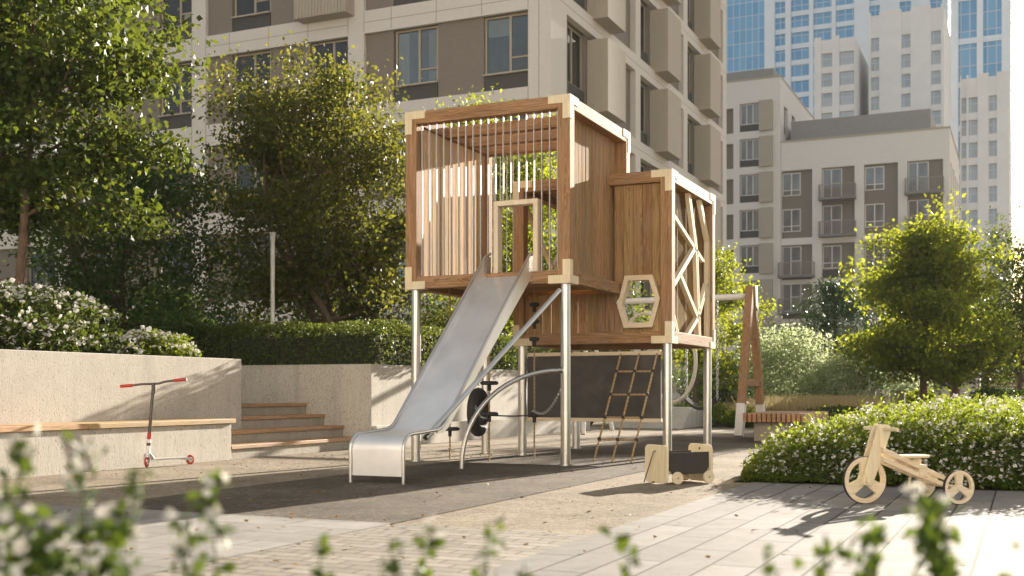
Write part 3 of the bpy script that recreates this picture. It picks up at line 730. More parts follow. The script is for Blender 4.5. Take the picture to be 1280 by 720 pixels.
def rope_steps(loc, ztop, discs, label, base_w):
    t = thing('rope_steps', label, 'climbing rope', (loc[0], loc[1], 0), 'knotted ropes with rubber steps under the playhouse')
    mb = MB(); twist(mb, (loc[0], loc[1], 0.0), (loc[0], loc[1], ztop), 0.011); mb.build('rope', 'rope', t, smooth=True)
    for z in discs:
        r = base_w
        d_ = MB().tube([(loc[0], loc[1], z - 0.022), (loc[0], loc[1], z - 0.012), (loc[0], loc[1], z + 0.012), (loc[0], loc[1], z + 0.022)], [r * 0.8, r, r, r * 0.75], 20).build('step_disc', 'dark_rubber', t, smooth=True)
        MB().tube([(loc[0], loc[1], z - 0.085), (loc[0], loc[1], z - 0.02)], 0.022, 10).build('clamp', 'dark_rubber', d_, smooth=True)
rope_steps((-5.08, 11.85), B1[4] + 0.07, (0.50, 1.36, 1.56, 1.75), 'knotted rope with four dark rubber discs hanging nearest the right front post', 0.058)
rope_steps((-5.36, 11.25), B1[4] + 0.07, (0.52, 0.86), 'knotted rope behind the foot of the steel arch', 0.10)
rope_steps((-6.0, 11.55), B1[4] + 0.07, (0.34, 1.2), 'knotted rope with a low rubber disc seen under the slide', 0.11)
tag(MB().tube([(-5.08, 11.85, 0.497), (-5.22, 11.55, 0.492), (-5.36, 11.25, 0.505)], 0.008, 8).build('steel_cable', 'dark_metal', smooth=True), 'taut dark cable joining two of the rubber step discs', 'cable')
# hanging tyre
ty = thing('hanging_tyre', 'black rubber tyre hanging on a chain behind the arch tube', 'tyre', (-5.72, 11.72, 0.25))
mb = MB(); mb.tube([(-5.72 - 0.03 * math.cos(a), 11.72 + 0.213 * math.cos(a), 0.53 + 0.215 * math.sin(a)) for a in [2 * math.pi * i / 32 for i in range(32)]], 0.068, 12, closed=True); mb.build('rubber_ring', 'dark_rubber', ty, smooth=True)
def chain_links(mb, pts, r=0.0045, ll=0.045):
    for i in range(len(pts) - 1):
        p, q = Vector(pts[i]), Vector(pts[i + 1]); d = q - p; n = max(1, int(d.length / (ll * 0.72)))
        a = d.orthogonal().normalized(); c = d.normalized().cross(a)
        for k in range(n):
            m_ = p + d * (k + 0.5) / n; w = a if k % 2 else c
            mb.tube([m_ + d.normalized() * math.cos(t_) * ll * 0.5 + w * math.sin(t_) * ll * 0.3 for t_ in [2 * math.pi * j / 10 for j in range(10)]], r, 5, closed=True)
mb = MB(); chain_links(mb, [(-5.72, 11.72, 0.84), (-5.72, 11.72, 1.95)]); mb.build('chain', 'chain', ty)
cs = MB(); pp = [Vector((-4.40, 10.98, 0.80)).lerp(Vector((-5.10, 11.85, 0.55)), i / 8) - Vector((0, 0, 0.13 * math.sin(math.pi * i / 8))) for i in range(9)]
chain_links(cs, pp); tag(cs.build('sagging_chain', 'chain'), 'sagging steel chain from the right front post to a rubber step', 'chain')
cs = MB(); pp = [Vector((-5.36, 11.25, 0.49)).lerp(Vector((-5.72, 11.55, 0.70)), i / 6) - Vector((0, 0, 0.10 * math.sin(math.pi * i / 6))) for i in range(7)]
chain_links(cs, pp); tag(cs.build('short_chain', 'chain'), 'short steel chain draped across the hanging black tyre', 'chain')

# ================================================================== SWING
sw = thing('swing_frame', 'timber A-frame swing with a pale steel crossbar behind the playhouse', 'swing', (-4.42, 20.0, 0))
AX, AY, AZ = -4.42, 19.98, 2.60
for sgn, fy in ((-1, 19.08), (1, 20.92)):
    top = Vector((AX, AY + sgn * 0.055, AZ)); ft = Vector((AX, fy, 0.0)); d = (ft - top)
    cut = top + d * 0.79
    lg = MB().bar(top, cut, 0.15, 0.13, up=(1, 0, 0)).build('leg', 'wood_z', sw, bevel=0.008)
    MB().bar(cut, ft, 0.158, 0.138, up=(1, 0, 0)).build('steel_foot', 'white_metal', lg, bevel=0.004)
MB().box(AX - 0.05, AX + 0.05, AY - 0.50, AY + 0.50, 0.86, 0.98).build('crosspiece', 'wood_y', sw, bevel=0.006)
MB().prism([(AY + 0.0, AZ + 0.03), (AY + 0.15, AZ + 0.03), (AY + 0.24, AZ - 0.40), (AY + 0.06, AZ - 0.34)], 'x', AX + 0.066, AX + 0.085).build('apex_plate', 'white_metal', sw, bevel=0.003)
MB().tube([(AX - 0.05, AY, 2.44), (-7.6, AY, 2.42)], 0.055, 18).build('crossbar', 'white_metal', sw, smooth=True)
for fx, fy in ((-7.35, 21.0), (-7.2, 19.0)): MB().tube([(-7.5, AY, 2.42), (fx, fy, 0)], 0.04, 14).build('steel_leg', 'white_metal', sw, smooth=True)
# belt swing and rope hoop hung from the crossbar
bs = thing('belt_swing', 'dark belt swing seat hanging on two chains from the pale crossbar', 'swing seat', (-5.4, AY, 0.5))
mb = MB(); prof = [(-5.58 + 0.56 * i / 12, 0.60 - 0.17 * math.sin(math.pi * i / 12)) for i in range(13)]
vs = []
for (xx, zz) in prof: vs += [(xx, AY - 0.15, zz), (xx, AY + 0.15, zz), (xx, AY - 0.15, zz + 0.05), (xx, AY + 0.15, zz + 0.05)]
fs = []
for i in range(12):
    a = 4 * i; b = a + 4; fs += [(a, a + 1, b + 1, b), (a + 2, b + 2, b + 3, a + 3), (a, b, b + 2, a + 2), (a + 1, a + 3, b + 3, b + 1)]
mb.add(vs, fs).build('belt', 'dark_rubber', bs, smooth=True)
for xx in (-5.58, -5.02):
    mb = MB(); chain_links(mb, [(xx, AY, 0.61), (xx, AY, 2.38)], 0.006, 0.07); mb.build('chain', 'chain', bs)
ns = thing('rope_hoop', 'large pale rope hoop hanging beside the dark belt seat', 'climbing hoop', (-5.83, AY + 0.05, 0.55))
MB().tube([(-5.83 + 0.40 * math.cos(a), AY + 0.05 + 0.12 * math.sin(a), 1.25 + 0.68 * math.sin(a)) for a in [2 * math.pi * i / 40 for i in range(40)]], 0.035, 10, closed=True).build('hoop', 'pale_rope', ns, smooth=True)
for sx in (-0.12, 0.12): MB().tube([(-5.83 + sx, AY + 0.16, 1.90), (-5.83 + sx * 0.6, AY, 2.40)], 0.014, 8).build('suspension_rope', 'pale_rope', ns, smooth=True)
ns = thing('rope_hoop', 'smaller pale rope hoop seen through the hexagon window', 'climbing hoop', (-6.40, AY + 0.05, 1.5))
MB().tube([(-6.40 + 0.34 * math.cos(a), AY + 0.05 + 0.05 * math.sin(a), 1.84 + 0.36 * math.sin(a)) for a in [2 * math.pi * i / 36 for i in range(36)]], 0.028, 10, closed=True).build('hoop', 'pale_rope', ns, smooth=True)
MB().tube([(-6.40, AY + 0.1, 2.19), (-6.40, AY, 2.40)], 0.014, 8).build('suspension_rope', 'pale_rope', ns, smooth=True)

# ================================================================== TIMBER BENCH
tb = thing('slatted_bench', 'low timber slatted bench on a dark concrete block beside the swing', 'bench', (-3.6, 18.3, 0))
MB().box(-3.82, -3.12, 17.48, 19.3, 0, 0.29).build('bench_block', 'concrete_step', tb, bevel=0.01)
mb = MB()
for i in range(13): mb.box(-3.95 + i * 0.0735, -3.95 + i * 0.0735 + 0.056, 17.3, 19.5, 0.30, 0.435)
mb.build('slats', 'benchwood', tb, bevel=0.004)

# ================================================================== WAGON
wg = local_thing('toy_wagon', 'pale wooden pull-along wagon with black sides on the gravel', 'toy wagon')
for xx in (-0.23, 0.215): MB().prism(rrect(-0.165, 0.165, 0.006, 0.322, 0.045), 'x', xx - 0.009, xx + 0.009).build('end_board', 'birch_z', wg, bevel=0.003)
for yy in (-0.135, 0.12): MB().prism([(-0.22, 0.262), (0.205, 0.262), (0.205, 0.135), (0.165, 0.08), (-0.16, 0.08), (-0.22, 0.15)], 'y', yy, yy + 0.014).build('side_board', 'black_ply', wg, bevel=0.002)
MB().box(-0.17, 0.17, -0.118, 0.118, 0.082, 0.094).build('floor_board', 'birch_x', wg)
MB().prism(circle(0.0, 0.285, 0.012, 10), 'x', 0.2045, 0.2055).build('handle_hole', 'dark_rubber', wg)
for xx in (-0.135, 0.18):
    for yy in (-0.175, 0.155):
        w_ = MB().prism(circle(xx, 0.052, 0.052, 28), 'y', yy, yy + 0.02).build('wheel', 'birch_x', wg, bevel=0.003)
        MB().prism(circle(xx, 0.052, 0.009, 12), 'y', yy - 0.003, yy + 0.002).build('axle_cap', 'benchwood', w_)
MB().tube([(-0.242, 0.0, 0.275), (-0.262, 0.005, 0.262), (-0.275, 0.03, 0.17), (-0.29, 0.07, 0.06), (-0.30, 0.085, 0.006)], 0.005, 8).build('pull_cord', 'dark_metal', wg, smooth=True)
wg.location = (-2.666, 9.325, 0.0); wg.rotation_euler = (0, 0, R(50.9))

# ================================================================== TRIKE
tk = local_thing('wooden_trike', 'pale birch plywood tricycle standing on the pavers before the hedge', 'tricycle')
def spoked(cx, r, y0, y1, parent, nm='wheel'):
    outer = circle(cx, r, r, 48); rim = circle(cx, r, r * 0.80, 48)
    w_ = MB().ringprism(outer, rim, 'y', y0, y1).build(nm, 'birch_x', parent, bevel=0.002)
    mb = MB()
    mb.prism(circle(cx, r, r * 0.22, 20), 'y', y0 - 0.003, y1 + 0.003)
    for k in range(3):
        a = R(90 + 120 * k); c_, s_ = math.cos(a), math.sin(a); wd0, wd1 = r * 0.17, r * 0.26
        mb.prism([(cx + c_ * r * 0.1 - s_ * wd0, r + s_ * r * 0.1 + c_ * wd0), (cx + c_ * r * 0.1 + s_ * wd0, r + s_ * r * 0.1 - c_ * wd0), (cx + c_ * r * 0.83 + s_ * wd1, r + s_ * r * 0.83 - c_ * wd1), (cx + c_ * r * 0.83 - s_ * wd1, r + s_ * r * 0.83 + c_ * wd1)], 'y', y0 + 0.0015, y1 - 0.0015)
    mb.build('spokes', 'birch_x', w_)
    MB().ringprism(circle(cx, r, r * 1.0 + 0.004, 48), circle(cx, r, r * 0.995, 48), 'y', y0 + 0.003, y1 - 0.003).build('tyre', 'dark_rubber', w_)
    return w_
RF, RR_ = 0.158, 0.113
spoked(0.0, RF, -0.014, 0.014, tk)
for yy in (-0.228, 0.200): spoked(-0.583, RR_, yy, yy + 0.028, tk)
def slab(mb, pts, y0, y1): return mb.prism(pts, 'y', y0, y1)
for yy in (-0.040, 0.022):
    MB().prism([(0.045, 0.13), (-0.035, 0.12), (-0.10, 0.28), (-0.185, 0.50), (-0.165, 0.535), (-0.10, 0.54), (-0.075, 0.51)], 'y', yy, yy + 0.018).build('fork_blade', 'birch_z', tk, bevel=0.003)
MB().box(-0.165, -0.095, -0.021, 0.021, 0.40, 0.53).build('head_block', 'birch_x', tk, bevel=0.002)
MB().box(-0.07, -0.05, -0.021, 0.021, 0.335, 0.35).build('fork_spacer', 'birch_x', tk)
MB().tube([(-0.125, -0.20, 0.505), (-0.125, 0.20, 0.505)], 0.013, 14).build('handlebar', 'birch_y', tk, smooth=True)
for yy in (-0.065, 0.045):
    for dz, nm in ((0.0, 'frame_rail'), (0.062, 'frame_rail')):
        MB().prism([(-0.10, 0.285 + dz), (-0.40, 0.165 + dz * 0.92), (-0.60, 0.098 + dz * 0.7), (-0.60, 0.128 + dz * 0.7), (-0.40, 0.20 + dz * 0.92), (-0.10, 0.322 + dz)], 'y', yy, yy + 0.02).build(nm, 'birch_x', tk, bevel=0.002)
MB().box(-0.44, -0.38, -0.072, 0.072, 0.17, 0.26).build('frame_block', 'birch_x', tk, bevel=0.003)
MB().box(-0.42, -0.35, -0.03, 0.03, 0.255, 0.305).build('seat_post', 'birch_z', tk, bevel=0.002)
MB().prism(rrect(-0.48, -0.28, -0.075, 0.075, 0.05), 'z', 0.306, 0.324).build('seat', 'birch_x', tk, bevel=0.004)
MB().tube([(-0.583, -0.215, RR_), (-0.583, 0.215, RR_)], 0.013, 12).build('rear_axle', 'birch_y', tk, smooth=True)
MB().tube([(0, -0.055, RF), (0, 0.055, RF)], 0.018, 14).build('front_axle', 'birch_y', tk, smooth=True)
tk.location = (-1.005, 8.056, 0.007); tk.rotation_euler = (0, 0, math.atan2(-0.365, -0.454) + math.pi - math.pi)

# ================================================================== SCOOTER
sc = local_thing('kick_scooter', 'kick scooter with red grips leaning by the concrete bench', 'scooter')
# local: +x points from rear wheel to front wheel
wf = MB()
ca, sa = math.cos(R(36)), math.sin(R(36))
def steer(p):  # turn of the front end about its own upright axis
    x_, y_, z_ = p; return (x_ * ca - y_ * sa, x_ * sa + y_ * ca, z_)
def ring_pts(r, n=24): return [(r * math.cos(2 * math.pi * i / n), 0, 0.052 + r * math.sin(2 * math.pi * i / n)) for i in range(n)]
w1 = MB().tube([steer(p) for p in ring_pts(0.041)], 0.0115, 8, closed=True).build('wheel', 'red', sc, smooth=True)
MB().tube([steer((0, -0.012, 0.052)), steer((0, 0.012, 0.052))], 0.027, 14).build('rim', 'sticker_white', w1, smooth=True)
w2 = MB().tube([(-0.54 + p[0], 0, p[2]) for p in ring_pts(0.041)], 0.0115, 8, closed=True).build('wheel', 'red', sc, smooth=True)
MB().tube([(-0.54, -0.012, 0.052), (-0.54, 0.012, 0.052)], 0.027, 14).build('rim', 'sticker_white', w2, smooth=True)
for k, yy in enumerate((-0.022, 0.022)): MB().bar(steer((0, yy, 0.052)), steer((-0.012, yy, 0.135)), 0.008, 0.022).build('fork_arm', 'chain', sc)
for yy in (-0.022, 0.022): MB().bar((-0.56, yy, 0.052), (-0.40, yy * 1.6, 0.075), 0.008, 0.02).build('rear_bracket', 'chain', sc)
MB().prism([(-0.47, -0.05), (-0.10, -0.055), (-0.06, -0.02), (-0.06, 0.02), (-0.10, 0.055), (-0.47, 0.05)], 'z', 0.068, 0.085).build('deck', 'steel_bar', sc, bevel=0.004)
MB().bar((-0.08, 0, 0.077), (-0.012, 0, 0.16), 0.03, 0.025).build('neck', 'chain', sc, bevel=0.003)
ST0, ST1 = Vector((-0.012, 0, 0.125)), Vector((-0.060, 0.03, 0.845))
MB().tube([ST0.lerp(ST1, 0.30), ST1], 0.0165, 14).build('stem', 'dark_metal', sc, smooth=True)
MB().tube([ST0, ST0.lerp(ST1, 0.13)], 0.020, 14).build('stem_wrap', 'sticker_white', sc, smooth=True)
MB().tube([ST0.lerp(ST1, 0.13), ST0.lerp(ST1, 0.17)], 0.0205, 14).build('stem_wrap', 'dark_metal', sc, smooth=True)
MB().tube([ST0.lerp(ST1, 0.17), ST0.lerp(ST1, 0.22)], 0.020, 14).build('stem_wrap', 'sticker_white', sc, smooth=True)
MB().tube([ST0.lerp(ST1, 0.22), ST0.lerp(ST1, 0.31)], 0.0215, 14).build('clamp', 'red', sc, smooth=True)
# handlebar direction is fixed in world after the scooter is turned; local direction below
HD = Vector((math.cos(R(126)), math.sin(R(126)), 0))
def hb(u, dz): return ST1 + HD * u + Vector((0, 0, dz))
MB().tube([hb(-0.21, -0.016), hb(-0.12, -0.004), hb(-0.05, -0.002), hb(0.05, 0.002), hb(0.12, 0.022), hb(0.21, 0.034)], 0.0115, 10).build('handlebar', 'dark_metal', sc, smooth=True)
for a, b, c_, d_ in ((0.205, 0.335, 0.033, 0.045), (-0.205, -0.335, -0.016, -0.026)): MB().tube([hb(a, c_), hb(b, d_)], 0.0165, 12).build('grip', 'red', sc, smooth=True)
MB().tube([ST1 + Vector((0, 0, -0.10)), ST1 + Vector((0, 0, 0.012))], 0.0205, 12).build('bar_sleeve', 'dark_metal', sc, smooth=True)
sc.location = (-8.105, 8.96, 0.0); sc.rotation_euler = (0, 0, math.atan2(-0.49, -0.10))
# ================================================================== PLANTING
make_tree('linden_tree', 'tall broadleaf tree with a bare lower trunk rising behind the white roses', 'tree', (-10.8, 9.7, 1.0), 5.9, 2.15, 1.62, 0.068, 0.082, 34000, 'leaf_tree', limbs=16, skew=(0.1, 0.1), twigs=8, aspect=0.68, clump=0.105)
make_tree('shrub_tree', 'dark leafy small tree between the roses and the lamp post', 'tree', (-12.4, 13.3, 1.0), 3.7, 0.2, 1.45, 0.05, 0.072, 24000, 'leaf_dark', limbs=13, twigs=7, clump=0.14, stems=2)
make_tree('hornbeam_tree', 'many-stemmed tree with yellow-green top behind the clipped hedge', 'tree', (-10.35, 16.25, 1.0), 5.2, 1.15, 1.72, 0.075, 0.078, 46000, 'leaf_tree2', limbs=11, stems=3, twigs=6, clump=0.13, skew=(-0.55, 0.2))
make_tree('backlit_tree', 'sunlit tree seen through the bars of the upper playhouse cube', 'tree', (-10.1, 23.2, 0.0), 6.6, 1.7, 2.1, 0.09, 0.095, 28000, 'leaf_bright', limbs=10, stems=2, twigs=6, clump=0.13)
make_tree('young_maple', 'slender bright green tree just behind the right side of the playhouse', 'tree', (-7.95, 29.3, 0.0), 4.75, 1.15, 1.35, 0.06, 0.09, 14000, 'leaf_bright', limbs=11, twigs=6, clump=0.14, group=None, skew=(0.15, 0))
make_tree('maple_tree', 'broad sunlit yellow-green tree in front of the balcony building', 'tree', (-2.35, 31.8, 0.0), 5.0, 1.4, 1.9, 0.11, 0.125, 27000, 'leaf_bright', limbs=20, twigs=8, clump=0.115, cone=0.5)
make_tree('street_tree', 'darker green tree at the far right beside the pergola', 'tree', (-0.35, 35.9, 0.0), 5.0, 1.4, 1.9, 0.09, 0.10, 12000, 'leaf_tree', limbs=11, twigs=6, clump=0.12)
make_tree('street_tree', 'shaded tree half hidden behind the large sunlit maple', 'tree', (-2.2, 41.5, 0.0), 4.6, 1.2, 2.3, 0.12, 0.12, 9000, 'leaf_tree', limbs=10, twigs=6, clump=0.14)
make_tree('street_tree', 'slim tree with a thin dark trunk behind the right edge of the maple', 'tree', (-1.1, 43.5, 0.0), 4.4, 1.5, 1.9, 0.10, 0.12, 7000, 'leaf_tree', limbs=9, twigs=6, clump=0.14)
# bushes on the left planter
bush('rose_bush', 'broad rose bush full of white blooms above the retaining wall', 'bush', (-9.95, 8.9), 0.95, 1.55, 1.0, 1.90, 0.055, 11000, 'leaf_rose', flowers=620, fr=0.031, lumps=44)
bush('rose_bush', 'lower sunlit rose bush with white blooms at the steps end of the wall', 'bush', (-9.75, 10.65), 0.62, 0.78, 1.0, 1.50, 0.05, 5500, 'leaf_low', flowers=300, fr=0.028, lumps=30)
bush('rose_bush', 'rose bush with few blooms at the left edge of the photo', 'bush', (-10.0, 6.6), 0.95, 1.0, 1.0, 1.85, 0.055, 6000, 'leaf_rose', flowers=240, fr=0.031, lumps=30)
DK = 'dark green shrubs massed behind the planters'
for (c, rx, ry, z1, lab, mt) in (((-13.6, 10.6), 1.3, 1.3, 2.7, 'dark shrub behind the linden trunk at the left edge', 'leaf_dark'), ((-14.2, 16.0), 1.4, 1.3, 2.6, 'dark shrub left of the lamp post', 'leaf_dark'), ((-12.3, 18.6), 1.5, 1.2, 2.65, 'dark shrub right of the lamp post behind the hedge', 'leaf_dark'),
                             ((-10.6, 20.6), 1.4, 1.1, 2.3, 'dark shrub under the forked tree stems', 'leaf_dark'), ((-8.75, 23.4), 1.45, 1.2, 4.3, 'dark shrub behind the right part of the clipped hedge', 'leaf_hedge'), ((-7.9, 32.0), 1.7, 1.2, 2.0, 'dark shrub seen under the second cube', 'leaf_dark'), ((-13.0, 23.5), 1.9, 1.4, 3.0, 'tall dark shrub far behind the hedge', 'leaf_dark'), ((-16.5, 19.5), 2.0, 1.5, 3.2, 'tall dark shrub farthest left behind the roses', 'leaf_dark')):  # hidden shrub behind the hedge's right part, moved and enlarged to shade the steps
    bush('shrub', lab, 'shrub', c, rx, ry, 0.0 if c[1] > 21.6 else 0.95, z1, 0.085, 6500, mt, group=DK)
bush('sage_shrub', 'big pale sage green shrub behind the timber swing leg', 'shrub', (-5.55, 30.6), 1.75, 1.3, 0.0, 2.45, 0.085, 13000, 'leaf_sage', lumps=46)
bush('sage_shrub', 'smaller pale sage shrub right of the big one', 'shrub', (-4.45, 31.2), 1.1, 1.0, 0.0, 1.75, 0.08, 5500, 'leaf_sage')
bush('low_bush', 'low green bush on the gravel edge under the second cube', 'bush', (-6.55, 24.6), 0.9, 0.55, 0.0, 0.55, 0.05, 4200, 'leaf_low', trunk=False)
bush('low_bush', 'low leafy bush between the swing legs and the playhouse post', 'bush', (-5.5, 24.2), 0.55, 0.5, 0.0, 0.42, 0.05, 3000, 'leaf_low', trunk=False)
bush('low_bush', 'dark low bush behind the slatted bench', 'bush', (-3.35, 24.0), 0.9, 0.6, 0.0, 0.5, 0.05, 4000, 'leaf_dark', trunk=False)
# conifer
t = thing('pine_tree', 'dark bushy pine behind the pale sage shrub', 'tree', (-6.2, 41.5, 0))
mb = MB(); limb(mb, (-6.2, 41.5, 0), (-6.2, 41.5, 4.4), 0.13, 0.03, 8, 0.01, 8); mb.build('trunk', 'bark', t, smooth=True)
A = []
for k in range(150):
    z = RNG.uniform(0.5, 4.5); rmax = 2.5 * (1 - ((z - 1.4) / 3.4) ** 2 if z > 1.4 else 0.9); a = RNG.uniform(0, 6.28); rr_ = max(0.1, rmax) * RNG.uniform(0.4, 1.0)
    A.append(np.array([-6.2 + rr_ * math.cos(a), 41.5 + rr_ * math.sin(a), z]) + RNG.normal(size=(90, 3)) * np.array([0.24, 0.24, 0.2]))
leaf_obj('crown', leaf_arrays(np.concatenate(A), 0.20, 0.16, up=0.1), 'conifer', t)
# the flowering low hedge on the right
lh = thing('flowering_hedge', 'wide low shrub bed dotted with tiny white flowers beside the tricycle', 'hedge', (1.5, 13, 0))
BX0, BX1, BY0, BY1 = -2.40, 5.5, 9.50, 17.0
def bed_height(x, y):
    wx = 0.10 * np.sin(y * 2.1 + 0.6) + 0.05 * np.sin(y * 5.3); wy = 0.06 * np.sin(x * 3.3 + 1.0) + 0.035 * np.sin(x * 7.9)
    dl = np.maximum(x - BX0 - wx - 0.11 * (y - BY0), 0.0); df = np.maximum(y - BY0 - wy, 0.0); db = np.maximum(BY1 - y, 0.0)
    h = 0.57 * (1 - np.exp(-dl / 0.42)) * (1 - np.exp(-df / 0.10)) * (1 - np.exp(-db / 0.2))
    lump = 0.045 * np.sin(x * 4.1 + 1.0) * np.cos(y * 3.3) + 0.035 * np.sin(x * 8.3 + y * 6.1) + 0.025 * np.sin(y * 13.0 - x * 11.0)
    return h * (1 + lump / 0.42)
def bed_points(n, near):
    x = RNG.uniform(BX0, BX1, n)
    y = BY0 + RNG.exponential(0.16, n) if near else RNG.uniform(BY0, BY1, n)
    return x, y
A = []
for n_, near in ((95000, False), (60000, True)):
    x, y = bed_points(n_, near); h = bed_height(x, y)
    z = h - (RNG.exponential(0.055, n_) if not near else RNG.uniform(0, 1, n_) * h * 0.97) + 0.025
    spr = RNG.uniform(0, 1, n_) < 0.18; z[spr] += RNG.uniform(0.0, 0.13, spr.sum())
    ok = (h > 0.03); A.append(np.stack([x, y, np.maximum(z, 0.012)], 1)[ok])
x = BX0 + RNG.exponential(0.35, 22000); y = RNG.uniform(BY0, BY1, 22000); h = bed_height(x, y); A.append(np.stack([x, y, np.maximum(h * RNG.uniform(0.1, 1.05, 22000), 0.012)], 1)[h > 0.03])
P = np.concatenate(A)
leaf_obj('foliage', np.concatenate([leaf_arrays(P[::2], 0.030, 0.6, droop=-0.15, up=0.35), leaf_arrays(P[1::2], 0.041, 0.5, droop=-0.25, up=0.2)]), 'leaf_low', lh)
x, y = bed_points(7000, False); h = bed_height(x, y); F1 = np.stack([x, y, h + RNG.uniform(0.0, 0.06, len(x))], 1)[h > 0.2]
x, y = bed_points(3800, True); h = bed_height(x, y); F2 = np.stack([x, y - 0.02, h * RNG.uniform(0.25, 1, len(x)) + 0.03], 1)[h > 0.08]
F = np.concatenate([F1, F2]); F = np.concatenate([F, F[::2] + RNG.normal(size=F[::2].shape) * 0.013])
leaf_obj('blossoms', flower_arrays(F, 0.0165, 4), 'petal', lh)
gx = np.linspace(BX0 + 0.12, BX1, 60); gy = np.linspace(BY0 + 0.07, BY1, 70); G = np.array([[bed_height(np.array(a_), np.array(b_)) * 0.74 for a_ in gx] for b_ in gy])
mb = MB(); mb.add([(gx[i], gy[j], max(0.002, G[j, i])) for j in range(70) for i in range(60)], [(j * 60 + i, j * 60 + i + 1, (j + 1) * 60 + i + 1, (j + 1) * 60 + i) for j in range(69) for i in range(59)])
mb.build('shade_core', 'twig_core', lh, smooth=True)
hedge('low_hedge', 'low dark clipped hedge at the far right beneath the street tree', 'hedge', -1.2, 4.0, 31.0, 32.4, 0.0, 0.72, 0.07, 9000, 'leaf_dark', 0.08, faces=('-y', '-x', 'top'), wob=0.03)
# straw coloured grasses
def blades(n, area, h, w, lean=0.35):
    x0, x1, y0, y1 = area
    B = np.stack([RNG.uniform(x0, x1, n), RNG.uniform(y0, y1, n), np.zeros(n)], 1)
    tuft = np.round(B[:, :2] / 0.33) * 0.33; B[:, :2] = tuft + RNG.normal(size=(n, 2)) * 0.07
    d = RNG.normal(size=(n, 3)) * lean; d[:, 2] = 1.0; d[:, :2] += (B[:, :2] - tuft) * 3.5
    H = (h * RNG.uniform(0.5, 1.1, n))[:, None]; tip = B + d * H
    s = RNG.normal(size=(n, 3)); s[:, 2] = 0; s /= np.linalg.norm(s, axis=1)[:, None]
    mid = B + d * H * 0.55 + np.array([0, 0, 0.05])
    return np.stack([B - s * w, mid + s * w * 0.7, tip, mid - s * w * 0.7 + s * 0.0], 1).reshape(-1, 3)
g = leaf_obj('ornamental_grass', np.concatenate([blades(15000, (-5.6, -3.2, 24.6, 29.5), 0.66, 0.008), blades(2500, (-3.2, -1.0, 24.6, 27.5), 0.42, 0.008), blades(4000, (-6.8, -5.0, 25.5, 28.5), 0.5, 0.008)]), 'straw', kind='stuff')
tag(g, 'straw coloured ornamental grasses in front of the picket fence', 'grass', kind='stuff')
sheet('planting_soil', rect(-8.0, 8.0, 23.8, 60.0), -0.002, 'soil')
# fallen leaves
n = 520
P = np.stack([RNG.uniform(-8, -2.2, n), RNG.uniform(3.2, 14.5, n), np.full(n, 0.012)], 1)
P2 = np.stack([RNG.uniform(-8.0, -6.2, 160), RNG.uniform(7.0, 13.2, 160), np.full(160, 0.008)], 1)
P3 = np.stack([RNG.uniform(-2.0, 1.2, 60), RNG.uniform(5.0, 9.4, 60), np.full(60, 0.014)], 1)
v = leaf_arrays(np.concatenate([P, P2, P3]), 0.042, 0.6, droop=0.0, up=3.0)
v = v.reshape(-1, 4, 3); zc = v[:, :, 2].mean(1, keepdims=True); v[:, :, 2] = np.maximum(zc + (v[:, :, 2] - zc) * 0.35, 0.006); v = v.reshape(-1, 3)
tag(leaf_obj('fallen_leaves', v, 'litter', kind='stuff'), 'brown fallen leaves scattered over the gravel and paving', 'leaves', kind='stuff')

# foreground flowering stems, close to the camera
th = R(24.33); RV = np.array([math.cos(th), math.sin(th)]); FV = np.array([-math.sin(th), math.cos(th)])
def front_stem(d, lat, ztop, w, nl, nf, label, leaf=0.026, z0=0.0, lean=0.0):
    reseed(label); b = RV * lat + FV * d
    t = thing('flowering_plant', label, 'plant', (b[0], b[1], z0), 'white flowering stems close to the camera')
    mb = MB(); A = []; Fl = []
    for k in range(max(1, int(w / 0.03))):
        o = RNG.normal(size=2) * w * (0.5 if w > 0.03 else 0.1); tip = np.array([b[0] + o[0] + lean * RV[0], b[1] + o[1] + lean * RV[1], ztop * (1 - 0.22 * RNG.uniform() * (k > 0))])
        pts = limb(mb, (b[0] + o[0] * 0.3, b[1] + o[1] * 0.3, z0), tip, 0.0028, 0.0012, 5, 0.03, 8)
        m_ = nl // max(1, int(w / 0.03))
        for q in range(m_):
            f = RNG.uniform(0.3, 1.0) ** 0.7 * 7.999; i = int(f); p = np.array(pts[i]) * (1 - f + i) + np.array(pts[min(i + 1, 8)]) * (f - i)
            A.append(p + RNG.normal(size=3) * 0.011 * np.array([1, 1, 0.8]))
        for q in range(max(1, nf // max(1, int(w / 0.03)))):
            f = (RNG.uniform(0.72, 1.02)); p = np.array(pts[0]) * (1 - f) + np.array(pts[-1]) * f
            Fl.append(p + RNG.normal(size=3) * 0.011)
    mb.build('stem', 'leaf_front', t, smooth=True)
    leaf_obj('foliage', leaf_arrays(np.array(A), leaf, 0.6), 'leaf_front', t)
    if nf: leaf_obj('blossoms', flower_arrays(np.array(Fl), 0.0125, 6), 'petal', t)
    return t
